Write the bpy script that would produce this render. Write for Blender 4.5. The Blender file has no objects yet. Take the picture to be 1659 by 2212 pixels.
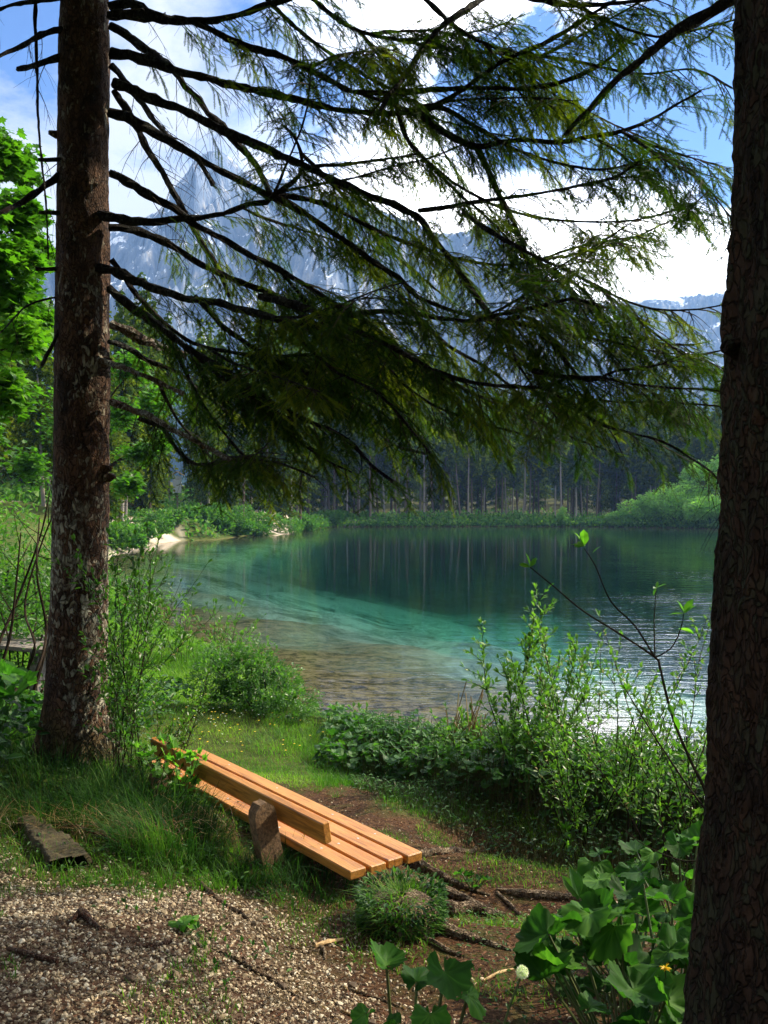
import bpy, math, random
import numpy as np
from mathutils import Vector, Matrix

random.seed(7)
rng = np.random.default_rng(11)
scene = bpy.context.scene
COL = scene.collection

# ------------------------------------------------------------------ camera
F, CX, HY = 2005.0, 829.5, 1090.0          # focal length / principal point, in units of a 1659 x 2212 picture
cam_d = bpy.data.cameras.new("camera")
cam = bpy.data.objects.new("camera", cam_d); COL.objects.link(cam)
cam.location = (0, 0, 0); cam.rotation_euler = (math.radians(90), 0, 0)
cam_d.sensor_fit = 'VERTICAL'; cam_d.sensor_height = 24.0
cam_d.lens = 24.0 * F / 2212.0
cam_d.shift_y = -16.0 / 2212.0
cam_d.clip_start = 0.05; cam_d.clip_end = 9000
scene.camera = cam

# ------------------------------------------------------------------ world, sun, exposure
SUN_AZ, SUN_EL = math.radians(64), math.radians(37)      # azimuth clockwise from +Y
sd = Vector((math.sin(SUN_AZ)*math.cos(SUN_EL), math.cos(SUN_AZ)*math.cos(SUN_EL), math.sin(SUN_EL)))
world = bpy.data.worlds.new("World"); scene.world = world; world.use_nodes = True
nt = world.node_tree; nt.nodes.clear()
def N(nt, t, **kw):
    n = nt.nodes.new(t)
    for k, v in kw.items():
        if k.startswith('i_'):
            key = k[2:]
            n.inputs[int(key) if key.isdigit() else key.replace('_', ' ')].default_value = v
        else: setattr(n, k, v)
    return n
def ramp(nt, fac, stops, interp='LINEAR'):
    r = nt.nodes.new('ShaderNodeValToRGB'); r.color_ramp.interpolation = interp
    e = r.color_ramp.elements
    while len(e) < len(stops): e.new(0.5)
    for el, (p, c) in zip(e, stops):
        el.position = p; el.color = (c, c, c, 1) if isinstance(c, (int, float)) else (*c, 1)
    if fac is not None: nt.links.new(fac, r.inputs[0])
    return r.outputs[0]
def math_n(nt, op, a, b=None, clamp=False):
    m = nt.nodes.new('ShaderNodeMath'); m.operation = op; m.use_clamp = clamp
    for i, v in enumerate((a, b)):
        if v is None: continue
        if isinstance(v, (int, float)): m.inputs[i].default_value = v
        else: nt.links.new(v, m.inputs[i])
    return m.outputs[0]
def mix_c(nt, fac, a, b, blend='MIX'):
    m = nt.nodes.new('ShaderNodeMix'); m.data_type = 'RGBA'; m.blend_type = blend
    for s, v in ((0, fac), (6, a), (7, b)):
        if isinstance(v, (int, float)): m.inputs[s].default_value = v if s == 0 else (v, v, v, 1)
        elif isinstance(v, tuple): m.inputs[s].default_value = (*v, 1)
        else: nt.links.new(v, m.inputs[s])
    return m.outputs[2]
L = nt.links.new
sky = N(nt, 'ShaderNodeTexSky', sky_type='NISHITA', sun_disc=False, sun_elevation=SUN_EL, sun_rotation=SUN_AZ, altitude=700.0, ozone_density=2.0, dust_density=0.5)
bg1 = N(nt, 'ShaderNodeBackground', i_Strength=0.075)
L(mix_c(nt, 1.0, sky.outputs[0], (0.62, 0.9, 1.35), 'MULTIPLY'), bg1.inputs[0])
tc = N(nt, 'ShaderNodeTexCoord')
mp = N(nt, 'ShaderNodeMapping'); mp.inputs['Scale'].default_value = (1, 1, 1.7); mp.inputs['Location'].default_value = (0.3, 0, 0.1)
L(tc.outputs['Generated'], mp.inputs[0])
nz = N(nt, 'ShaderNodeTexNoise', i_Scale=3.4, i_Detail=8.0, i_Roughness=0.62, i_Distortion=0.3); L(mp.outputs[0], nz.inputs[0])
def sky_dir(px, py):
    v = Vector(((px-CX)/F, 1, (HY-py)/F)).normalized(); return tuple(v)
cov = nz.outputs[0]
for (px, py, r0, amt) in ((1400, 160, 0.26, 0.34), (20, 30, 0.13, 0.4), (620, 150, 0.14, 0.22), (1080, 330, 0.13, 0.16), (1560, 420, 0.10, 0.12)):
    d = N(nt, 'ShaderNodeVectorMath', operation='DISTANCE'); L(tc.outputs['Generated'], d.inputs[0]); d.inputs[1].default_value = sky_dir(px, py)
    k = ramp(nt, d.outputs['Value'], [(0.0, amt), (r0, 0.0)])
    cov = math_n(nt, 'SUBTRACT', cov, k)
cm = ramp(nt, cov, [(0.27, 0.0), (0.44, 1.0)])
bg2 = N(nt, 'ShaderNodeBackground', i_Strength=1.0)
dsun = N(nt, 'ShaderNodeVectorMath', operation='DISTANCE'); L(tc.outputs['Generated'], dsun.inputs[0]); dsun.inputs[1].default_value = tuple(sd)
glow = ramp(nt, dsun.outputs['Value'], [(0.0, 1.0), (0.5, 0.95), (0.92, 0.68), (1.2, 0.30), (1.5, 0.22)])
dcl = N(nt, 'ShaderNodeVectorMath', operation='DISTANCE'); L(tc.outputs['Generated'], dcl.inputs[0]); dcl.inputs[1].default_value = sky_dir(1380, 430)
glow = math_n(nt, 'ADD', glow, ramp(nt, dcl.outputs['Value'], [(0.0, 1.0), (0.22, 0.75), (0.42, 0.0)]))
sep = N(nt, 'ShaderNodeSeparateXYZ'); L(tc.outputs['Generated'], sep.inputs[0])
L(math_n(nt, 'MULTIPLY', glow, 2.5), bg2.inputs['Strength'])
L(mix_c(nt, ramp(nt, nz.outputs[0], [(0.35, 0.0), (0.65, 1.0)]), (0.90, 0.93, 1.0), (1.0, 0.98, 0.96)), bg2.inputs[0])
ms = N(nt, 'ShaderNodeMixShader'); L(cm, ms.inputs[0]); L(bg1.outputs[0], ms.inputs[1]); L(bg2.outputs[0], ms.inputs[2])
wo = N(nt, 'ShaderNodeOutputWorld'); L(ms.outputs[0], wo.inputs[0])

sun_d = bpy.data.lights.new("sun", 'SUN'); sun_d.energy = 5.0; sun_d.angle = math.radians(0.5); sun_d.color = (1.0, 0.87, 0.66)
sun = bpy.data.objects.new("sun", sun_d); COL.objects.link(sun)
sun.rotation_euler = (-sd).to_track_quat('-Z', 'Y').to_euler()
scene.view_settings.view_transform = 'Standard'; scene.view_settings.look = 'None'
scene.view_settings.exposure = 1.0; scene.view_settings.gamma = 1.0
scene.cycles.max_bounces = 10; scene.cycles.transparent_max_bounces = 12
scene.cycles.diffuse_bounces = 3; scene.cycles.glossy_bounces = 3; scene.cycles.transmission_bounces = 4; scene.cycles.volume_bounces = 0
scene.cycles.caustics_reflective = False; scene.cycles.caustics_refractive = False
scene.cycles.use_denoising = True
scene.cycles.sample_clamp_indirect = 6.0

# ------------------------------------------------------------------ numeric helpers
def hsh(ix, iy, iz, s):
    h = (ix.astype(np.int64)*374761393 + iy.astype(np.int64)*668265263 + iz.astype(np.int64)*2147483647 + s*144665) & 0xffffffff
    h = ((h ^ (h >> 13))*1274126177) & 0xffffffff
    h = ((h ^ (h >> 16))*2246822519) & 0xffffffff
    return ((h ^ (h >> 15)) & 0xffffff)/float(0xffffff)
def vnoise(p, s=0):
    i = np.floor(p).astype(np.int64); f = p - i; u = f*f*(3-2*f)
    r = 0
    for dx in (0, 1):
        wx = u[:, 0] if dx else 1-u[:, 0]
        for dy in (0, 1):
            wy = u[:, 1] if dy else 1-u[:, 1]
            for dz in (0, 1):
                wz = u[:, 2] if dz else 1-u[:, 2]
                r = r + wx*wy*wz*hsh(i[:, 0]+dx, i[:, 1]+dy, i[:, 2]+dz, s)
    return r
def fbm(p, o=4, s=0, g=0.5):
    a, t, r = 1.0, 0.0, 0.0
    for k in range(o):
        r = r + a*vnoise(p*(2.03**k), s+k*17); t += a; a *= g
    return r/t
def xyz(x, y, z=0): return np.stack([x, y, np.zeros_like(x)+z], 1)
def nrm(v): return v/np.maximum(np.linalg.norm(v, axis=-1, keepdims=True), 1e-9)
def P(px, py, d): return np.array([(px-CX)/F*d, d, (HY-py)/F*d])

WATER = -2.7
def W(px, py):
    d = -WATER*F/(py-HY); return ((px-CX)/F*d, d)
LAKE = [W(330, 1347), W(352, 1372), (-3.0, 16.4), (-1.5, 13.6), (-0.95, 11.6), (-0.2, 10.2), (0.5, 9.2), (1.3, 8.6), (2.1, 7.9), (2.8, 7.0), (3.8, 6.0), (6, 4.5), (12, 1), (40, -20),
        (120, 20), (90, 80), (60, 98), W(1575, 1143), W(1440, 1140), W(1300, 1138), W(1100, 1137), W(960, 1137.5), W(800, 1138), W(720, 1138), W(680, 1142), W(650, 1147), W(625, 1152),
        W(600, 1158), W(560, 1155), W(530, 1158), W(470, 1166), W(400, 1168), W(350, 1174), W(300, 1184), W(258, 1198), W(225, 1215), (-12.5, 38), (-10.5, 31), (-8.2, 26)]
LK = np.array(LAKE)
def poly_sd(x, y, K):
    """signed distance, negative inside"""
    x = np.asarray(x, float); y = np.asarray(y, float)
    dmin = np.full(x.shape, 1e9); ins = np.zeros(x.shape, bool)
    n = len(K)
    for i in range(n):
        ax, ay = K[i]; bx, by = K[(i+1) % n]
        ex, ey = bx-ax, by-ay
        t = np.clip(((x-ax)*ex+(y-ay)*ey)/(ex*ex+ey*ey+1e-12), 0, 1)
        dmin = np.minimum(dmin, np.hypot(x-ax-t*ex, y-ay-t*ey))
        c = ((ay > y) != (by > y)) & (x < (bx-ax)*(y-ay)/((by-ay) if abs(by-ay) > 1e-9 else 1e-9)+ax)
        ins ^= c
    return np.where(ins, -dmin, dmin)
CP = np.array([(0, 0, -1.55), (0, 1.5, -1.57), (-2, 3, -1.56), (-1, 3.2, -1.6), (-3, 5.5, -1.52), (-2, 5.8, -1.56), (-1.1, 5.0, -1.72), (-0.55, 4.65, -1.80), (0.2, 3.6, -1.80),
               (0.5, 4.7, -2.02), (-0.8, 6, -2.12), (-1.5, 8, -2.25), (-3, 12, -2.42), (1, 6, -2.28), (2, 5, -2.15), (1.3, 3, -1.80), (2, 2.2, -1.68), (4, 4, -2.3), (-5, 10, -2.2),
               (-8, 12, -1.9), (-8, 5, -1.3), (-10, 20, -1.7), (-6, 16, -2.3), (0.3, 8, -2.35), (-0.2, 2.6, -1.68), (-16, 34, -0.9), (-22, 45, 0.2), (-19, 60, -1.5), (-17.5, 75, -1.1), (-13, 88, -1.7), (-28, 80, 2.5),
               (-40, 60, 4), (-10, 112, -1.6), (-5, 122, -1.9), (-20, 110, 1.5), (0, 128, -1.9), (30, 128, -1.9), (60, 122, -2.0), (0, 180, 1), (40, 180, 1), (-60, 150, 8), (120, 150, 0), (0, 400, 8), (300, 300, 5), (-300, 300, 20), (0, -40, -1), (-60, 0, 2), (60, -30, -1), (0, 2000, 20), (2000, 2000, 20), (-2000, 2000, 30)], float)
def H0(x, y):
    w = np.zeros(x.shape); s = np.zeros(x.shape)
    for (a, b, c) in CP:
        k = 1.0/((x-a)**2+(y-b)**2+0.02)**1.6
        w += k; s += k*c
    return s/w
def smooth(t): t = np.clip(t, 0, 1); return t*t*(3-2*t)
def H(x, y):
    x = np.atleast_1d(np.asarray(x, float)); y = np.atleast_1d(np.asarray(y, float))
    z = H0(x, y); r = np.hypot(x, y)
    z = z + (fbm(xyz(x*1.3, y*1.3), 4, 3)-0.5)*0.10*np.clip(r/3, 0.25, 1) + (fbm(xyz(x*.08, y*.08), 3, 9)-0.5)*np.clip((r-20)/60, 0, 1)*1.4
    sdv = poly_sd(x, y, LK)
    wb = np.clip(r*0.05, 0.8, 3.2)
    land = WATER + (np.maximum(z-WATER, 0.12))*smooth(sdv/wb)+0.03*np.clip(sdv, 0, 1)
    dep = np.clip(-sdv, 0, 200)
    bed = WATER - (0.03+0.085*np.clip(dep, 0, 5)+0.22*np.clip(dep-5, 0, 12)+0.02*np.clip(dep-17, 0, 40)) + (fbm(xyz(x*.35, y*.35), 4, 5)-0.5)*np.clip(dep*.12, 0, .8)
    return np.where(sdv > 0, land, np.minimum(bed, WATER-0.015))
def Hs(x, y): return float(H(x, y)[0])
def G(px, py, dmax=140.0):
    """the ground point that shows at a picture position"""
    d = np.geomspace(0.8, dmax, 900); x = (px-CX)/F*d; z = (HY-py)/F*d
    h = np.maximum(H(x, d), WATER) ; k = np.argmax(z < h)
    if not (z < h).any(): k = len(d)-1
    return np.array([x[k], d[k], h[k]])

class Acc:
    def __init__(s): s.v, s.f, s.n, s.r, s.m = [], [], 0, [], []
    def add(s, v, f, rnd=0.5, mat=0):
        v = np.asarray(v, np.float32); f = np.asarray(f, np.int64)
        s.v.append(v); s.f.append(f+s.n); s.n += len(v)
        s.r.append(np.broadcast_to(np.asarray(rnd, np.float32), (len(v),)))
        s.m.append(np.full(len(f), mat, np.int32))
    def inst(s, T, Fc, R, t, rnd=None, mat=0):
        """T (k,3) template, R (n,3,3) columns = axes (scaled), t (n,3)"""
        n = len(t)
        if n == 0: return
        v = np.einsum('nij,kj->nki', R, T) + t[:, None, :]
        f = np.asarray(Fc)[None] + (np.arange(n)*len(T))[:, None, None]
        r = np.repeat(rnd if rnd is not None else rng.random(n), len(T))
        s.add(v.reshape(-1, 3), f.reshape(-1, f.shape[-1]), r, mat)
    def build(s, name, mats, parent=None, smooth=False, origin=None):
        me = bpy.data.meshes.new(name)
        V = np.concatenate(s.v) if s.v else np.zeros((0, 3), np.float32)
        if origin is not None: V = V - np.asarray(origin, np.float32)
        me.vertices.add(len(V)); me.vertices.foreach_set('co', V.ravel())
        if s.f:
            lt = np.concatenate([np.full(len(f), f.shape[1], np.int32) for f in s.f])
            lv = np.concatenate([f.ravel() for f in s.f]).astype(np.int32)
            me.loops.add(len(lv)); me.loops.foreach_set('vertex_index', lv)
            me.polygons.add(len(lt))
            ls = np.concatenate([[0], np.cumsum(lt)[:-1]]).astype(np.int32)
            me.polygons.foreach_set('loop_start', ls)
            try: me.polygons.foreach_set('loop_total', lt)
            except Exception: pass
            me.polygons.foreach_set('use_smooth', np.full(len(lt), bool(smooth)))
            if isinstance(mats, (list, tuple)): me.polygons.foreach_set('material_index', np.concatenate(s.m))
        a = me.attributes.new('rnd', 'FLOAT', 'POINT'); a.data.foreach_set('value', np.concatenate(s.r).astype(np.float32) if s.r else np.zeros(0, np.float32))
        for m in (mats if isinstance(mats, (list, tuple)) else [mats]): me.materials.append(m)
        me.update(calc_edges=True)
        o = bpy.data.objects.new(name, me); COL.objects.link(o)
        if parent: o.parent = parent
        if origin is not None: o.location = tuple(origin)
        return o
def tag(o, label=None, cat=None, group=None, kind=None):
    if label: o['label'] = label
    if cat: o['category'] = cat
    if group: o['group'] = group
    if kind: o['kind'] = kind
    return o
def empty(name, loc=(0, 0, 0), rz=0.0):
    o = bpy.data.objects.new(name, None); COL.objects.link(o); o.location = tuple(loc); o.rotation_euler = (0, 0, rz); o.empty_display_size = 0.1
    return o
def copy_tree(o, parent=None):
    c = o.copy(); COL.objects.link(c); c.parent = parent
    for ch in [k for k in o.children]: copy_tree(ch, c)
    return c
def relocate(root, loc):
    """parts are built in world space: keep them there while the thing's Empty sits at its base"""
    for ch in root.children: ch.matrix_parent_inverse = Matrix.Translation(-Vector(loc))
def frames(fwd, up=(0, 0, 1), roll=None):
    fwd = nrm(np.atleast_2d(fwd)); up = np.broadcast_to(np.asarray(up, float), fwd.shape)
    x = np.cross(fwd, up); bad = np.linalg.norm(x, axis=1) < 1e-3; x[bad] = (1, 0, 0); x = nrm(x); z = np.cross(x, fwd)
    if roll is not None:
        c, s = np.cos(roll)[:, None], np.sin(roll)[:, None]
        x, z = x*c+z*s, z*c-x*s
    return np.stack([x, fwd, z], 2)
def cat_rom(pts, step):
    pts = np.asarray(pts, float); p = np.vstack([2*pts[0]-pts[1], pts, 2*pts[-1]-pts[-2]]); out = []
    for i in range(1, len(p)-2):
        n = max(2, int(np.linalg.norm(p[i+1][:3]-p[i][:3])/step)); t = np.linspace(0, 1, n, endpoint=False)[:, None]
        out.append(0.5*((2*p[i])+(-p[i-1]+p[i+1])*t+(2*p[i-1]-5*p[i]+4*p[i+1]-p[i+2])*t**2+(-p[i-1]+3*p[i]-3*p[i+1]+p[i+2])*t**3))
    out.append(p[-2:-1]); return np.vstack(out)
def tube(acc, pts, rad, seg=6, rough=0.0, rnd=0.5, cap=True, mat=0):
    pts = np.asarray(pts, float); n = len(pts)
    rad = np.broadcast_to(np.asarray(rad, float), (n,))
    tg = nrm(np.gradient(pts, axis=0)); ref = np.array([0.0, 0, 1]) if abs(tg[:, 2]).mean() < 0.85 else np.array([0.0, 1, 0])
    x = nrm(np.cross(tg, ref)); z = np.cross(x, tg)
    a = np.arange(seg)/seg*2*math.pi
    ring = x[:, None]*np.cos(a)[None, :, None]+z[:, None]*np.sin(a)[None, :, None]
    R = rad[:, None]*(1+rough*(rng.random((n, seg))-0.5)*2)
    v = (pts[:, None]+ring*R[..., None]).reshape(-1, 3)
    i = np.arange(n-1)[:, None]*seg; j = np.arange(seg)[None]; j2 = (j+1) % seg
    f = np.stack([i+j, i+j2, i+seg+j2, i+seg+j], 2).reshape(-1, 4)
    acc.add(v, f, rnd, mat)
    if cap:
        for e in (0, n-1):
            c = pts[e:e+1]; vv = np.vstack([c, v[e*seg:(e+1)*seg]]); jj = np.arange(seg)
            ff = np.stack([np.zeros(seg, int), 1+(jj+1) % seg, 1+jj], 1) if e == 0 else np.stack([np.zeros(seg, int), 1+jj, 1+(jj+1) % seg], 1)
            acc.add(vv, ff, rnd, mat)

# ------------------------------------------------------------------ materials
def new_mat(name):
    m = bpy.data.materials.new(name); m.use_nodes = True; nt = m.node_tree
    b = nt.nodes['Principled BSDF']; return m, nt, b
def noise(nt, scale, detail=4.0, rough=0.55, vec=None, dist=0.0):
    n = N(nt, 'ShaderNodeTexNoise', i_Scale=scale, i_Detail=detail, i_Roughness=rough, i_Distortion=dist)
    if vec is not None: nt.links.new(vec, n.inputs[0])
    return n.outputs[0]
def objvec(nt, scale=(1, 1, 1), kind='Object'):
    t = N(nt, 'ShaderNodeTexCoord'); m = N(nt, 'ShaderNodeMapping'); m.inputs['Scale'].default_value = scale
    nt.links.new(t.outputs[kind], m.inputs[0]); return m.outputs[0]
def bump(nt, b, h, strength=0.5, dist=0.01, prev=None):
    n = N(nt, 'ShaderNodeBump', i_Strength=strength, i_Distance=dist); nt.links.new(h, n.inputs['Height'])
    if prev is not None: nt.links.new(prev, n.inputs['Normal'])
    nt.links.new(n.outputs[0], b.inputs['Normal']); return n.outputs[0]
def leaf_mat(name, c1, c2, c3, trans=0.35, gloss=0.35, rough=0.45, tcol=None):
    m, nt, b = new_mat(name)
    at = N(nt, 'ShaderNodeAttribute', attribute_name='rnd')
    col = ramp(nt, at.outputs['Fac'], [(0.0, c1), (0.55, c2), (1.0, c3)])
    nt.links.new(col, b.inputs['Base Color']); b.inputs['Roughness'].default_value = rough
    b.inputs['Specular IOR Level'].default_value = gloss
    tr = N(nt, 'ShaderNodeBsdfTranslucent')
    nt.links.new(mix_c(nt, 1.0, col, tcol or (1.5, 1.9, 0.7), 'MULTIPLY'), tr.inputs[0])
    ms = N(nt, 'ShaderNodeMixShader', i_0=trans); out = nt.nodes['Material Output']
    nt.links.new(b.outputs[0], ms.inputs[1]); nt.links.new(tr.outputs[0], ms.inputs[2]); nt.links.new(ms.outputs[0], out.inputs[0])
    return m
def bark_mat(name, dark, mid, lichen, lich_amt=0.5, scale=1.0, moss=None, mossz=0):
    m, nt, b = new_mat(name)
    v = objvec(nt, (scale, scale, scale*0.55))
    n0 = noise(nt, 9, 6, 0.65, v)
    wv = N(nt, 'ShaderNodeVectorMath', operation='MULTIPLY_ADD'); 
    nn = N(nt, 'ShaderNodeTexNoise', i_Scale=14.0, i_Detail=3.0); nt.links.new(v, nn.inputs[0])
    nt.links.new(nn.outputs['Color'], wv.inputs[0]); wv.inputs[1].default_value = (0.13, 0.13, 0.13); nt.links.new(v, wv.inputs[2])
    vo = N(nt, 'ShaderNodeTexVoronoi', i_Scale=42.0, feature='DISTANCE_TO_EDGE'); nt.links.new(wv.outputs[0], vo.inputs[0])
    vc = N(nt, 'ShaderNodeTexVoronoi', i_Scale=42.0); nt.links.new(wv.outputs[0], vc.inputs[0])
    crack = ramp(nt, vo.outputs[0], [(0.0, 0.0), (0.13, 1.0)])
    col = mix_c(nt, ramp(nt, n0, [(0.35, 0.0), (0.65, 1.0)]), dark, mid)
    sepc = N(nt, 'ShaderNodeSeparateColor'); nt.links.new(vc.outputs['Color'], sepc.inputs[0])
    lm = noise(nt, 3.2, 5, 0.7, v); lm2 = noise(nt, 30, 3, 0.6, v)
    lf = math_n(nt, 'ADD', math_n(nt, 'MULTIPLY', lm, 0.62), math_n(nt, 'MULTIPLY', math_n(nt, 'ADD', lm2, sepc.outputs[0]), 0.24))
    zz = N(nt, 'ShaderNodeSeparateXYZ'); nt.links.new(objvec(nt), zz.inputs[0])
    if moss: lf = math_n(nt, 'SUBTRACT', lf, ramp(nt, math_n(nt, 'ABSOLUTE', math_n(nt, 'ADD', zz.outputs[2], 0.55)), [(0.3, 0.0), (1.6, 0.10)]))
    lf = ramp(nt, lf, [(0.55-0.1*lich_amt, 0.0), (0.70-0.1*lich_amt, 1.0)])
    col = mix_c(nt, lf, col, lichen)
    if moss:
        sp = N(nt, 'ShaderNodeSeparateXYZ'); g = N(nt, 'ShaderNodeTexCoord'); nt.links.new(g.outputs['Object'], sp.inputs[0])
        mz = math_n(nt, 'ADD', sp.outputs[2], math_n(nt, 'MULTIPLY', lm, 0.9))
        mf = ramp(nt, math_n(nt, 'SUBTRACT', mz, mossz), [(0.25, 0.85), (0.75, 0.0)])
        col = mix_c(nt, mf, col, moss)
    ck = (0.75,)*3 if name == 'dark_bark' else (0.5, 0.46, 0.45)
    col = mix_c(nt, crack, mix_c(nt, 1.0, col, ck, 'MULTIPLY'), col)
    nt.links.new(col, b.inputs['Base Color']); b.inputs['Roughness'].default_value = 0.9; b.inputs['Specular IOR Level'].default_value = 0.15
    h = math_n(nt, 'ADD', math_n(nt, 'MULTIPLY', crack, 0.8), math_n(nt, 'ADD', math_n(nt, 'MULTIPLY', lm2, 0.7), math_n(nt, 'MULTIPLY', sepc.outputs[0], 0.5)))
    bump(nt, b, h, 1.0, 0.02)
    return m
M = {}
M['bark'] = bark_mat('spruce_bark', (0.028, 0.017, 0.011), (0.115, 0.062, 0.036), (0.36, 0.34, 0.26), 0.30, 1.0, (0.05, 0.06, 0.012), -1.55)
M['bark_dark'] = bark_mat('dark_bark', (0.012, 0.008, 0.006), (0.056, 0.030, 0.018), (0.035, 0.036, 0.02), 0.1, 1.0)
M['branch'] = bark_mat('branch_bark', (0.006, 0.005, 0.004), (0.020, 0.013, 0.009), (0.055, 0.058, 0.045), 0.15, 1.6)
M['branch_pale'] = bark_mat('weathered_branch', (0.05, 0.03, 0.02), (0.17, 0.11, 0.07), (0.36, 0.35, 0.30), 0.55, 1.6)
M['twig'] = leaf_mat('twig_bark', (0.012, 0.008, 0.006), (0.03, 0.02, 0.012), (0.075, 0.06, 0.04), 0.0, 0.1, 0.9)
M['stem'] = leaf_mat('stem', (0.05, 0.035, 0.015), (0.08, 0.09, 0.03), (0.10, 0.15, 0.05), 0.1)
M['needle'] = leaf_mat('needles', (0.007, 0.020, 0.006), (0.030, 0.062, 0.009), (0.13, 0.155, 0.014), 0.48, 0.06, 0.6, (1.7, 2.0, 0.4))
M['fir_far'] = leaf_mat('distant_needles', (0.016, 0.034, 0.003), (0.050, 0.080, 0.006), (0.14, 0.16, 0.012), 0.35, 0.0, 0.8)
M['maple'] = leaf_mat('maple_leaf', (0.035, 0.10, 0.010), (0.07, 0.19, 0.015), (0.14, 0.27, 0.02), 0.5, 0.3, 0.45, (1.5, 1.8, 0.6))
M['willow'] = leaf_mat('willow_leaf', (0.028, 0.075, 0.014), (0.055, 0.14, 0.022), (0.12, 0.22, 0.035), 0.45, 0.35, 0.4)
M['sprig'] = leaf_mat('young_leaf', (0.06, 0.16, 0.015), (0.10, 0.25, 0.03), (0.17, 0.33, 0.05), 0.5, 0.4, 0.4)
M['herb'] = leaf_mat('herb_leaf', (0.014, 0.048, 0.010), (0.034, 0.10, 0.018), (0.09, 0.20, 0.03), 0.38, 0.2, 0.5)
M['butter'] = leaf_mat('butterbur_leaf', (0.012, 0.042, 0.010), (0.036, 0.115, 0.016), (0.11, 0.25, 0.035), 0.42, 0.10, 0.6)
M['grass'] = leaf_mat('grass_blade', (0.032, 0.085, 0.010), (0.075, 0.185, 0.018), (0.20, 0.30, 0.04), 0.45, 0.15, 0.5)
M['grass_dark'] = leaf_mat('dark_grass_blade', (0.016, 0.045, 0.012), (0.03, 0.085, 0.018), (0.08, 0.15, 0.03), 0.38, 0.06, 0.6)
M['straw'] = leaf_mat('dry_stalk', (0.10, 0.055, 0.018), (0.20, 0.12, 0.045), (0.36, 0.26, 0.12), 0.2)
M['bush_far'] = leaf_mat('pale_willow', (0.09, 0.19, 0.045), (0.18, 0.33, 0.075), (0.28, 0.44, 0.12), 0.5, 0.2, 0.6)
M['bank_far'] = leaf_mat('bank_leaf', (0.03, 0.09, 0.015), (0.06, 0.16, 0.025), (0.15, 0.25, 0.04), 0.4, 0.2, 0.6)
M['yellow'] = leaf_mat('yellow_petal', (0.7, 0.42, 0.01), (0.8, 0.55, 0.02), (0.85, 0.62, 0.03), 0.2)
M['white'] = leaf_mat('white_petal', (0.7, 0.7, 0.65), (0.8, 0.8, 0.75), (0.85, 0.85, 0.8), 0.3)
M['litter'] = leaf_mat('dry_leaf', (0.07, 0.025, 0.012), (0.17, 0.065, 0.03), (0.42, 0.29, 0.18), 0.1, 0.2, 0.7)
M['trunk_far'] = leaf_mat('pale_trunk', (0.05, 0.035, 0.025), (0.14, 0.11, 0.08), (0.36, 0.33, 0.28), 0.0, 0.1, 0.9)
M['catkin'] = leaf_mat('catkin', (0.25, 0.18, 0.05), (0.35, 0.26, 0.09), (0.45, 0.36, 0.15), 0.2)

def stone_mat():
    m, nt, b = new_mat('limestone_chip'); at = N(nt, 'ShaderNodeAttribute', attribute_name='rnd')
    col = ramp(nt, at.outputs['Fac'], [(0.0, (0.04, 0.024, 0.013)), (0.35, (0.11, 0.075, 0.042)), (0.65, (0.34, 0.27, 0.17)), (0.88, (0.55, 0.47, 0.33)), (1.0, (0.58, 0.54, 0.43))])
    nt.links.new(mix_c(nt, ramp(nt, noise(nt, 60, 3, 0.6, objvec(nt)), [(0.3, 0.0), (0.7, 1.0)]), mix_c(nt, 1.0, col, (0.7, 0.62, 0.55), 'MULTIPLY'), col), b.inputs['Base Color'])
    b.inputs['Roughness'].default_value = 0.85; return m
M['stone'] = stone_mat()

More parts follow.
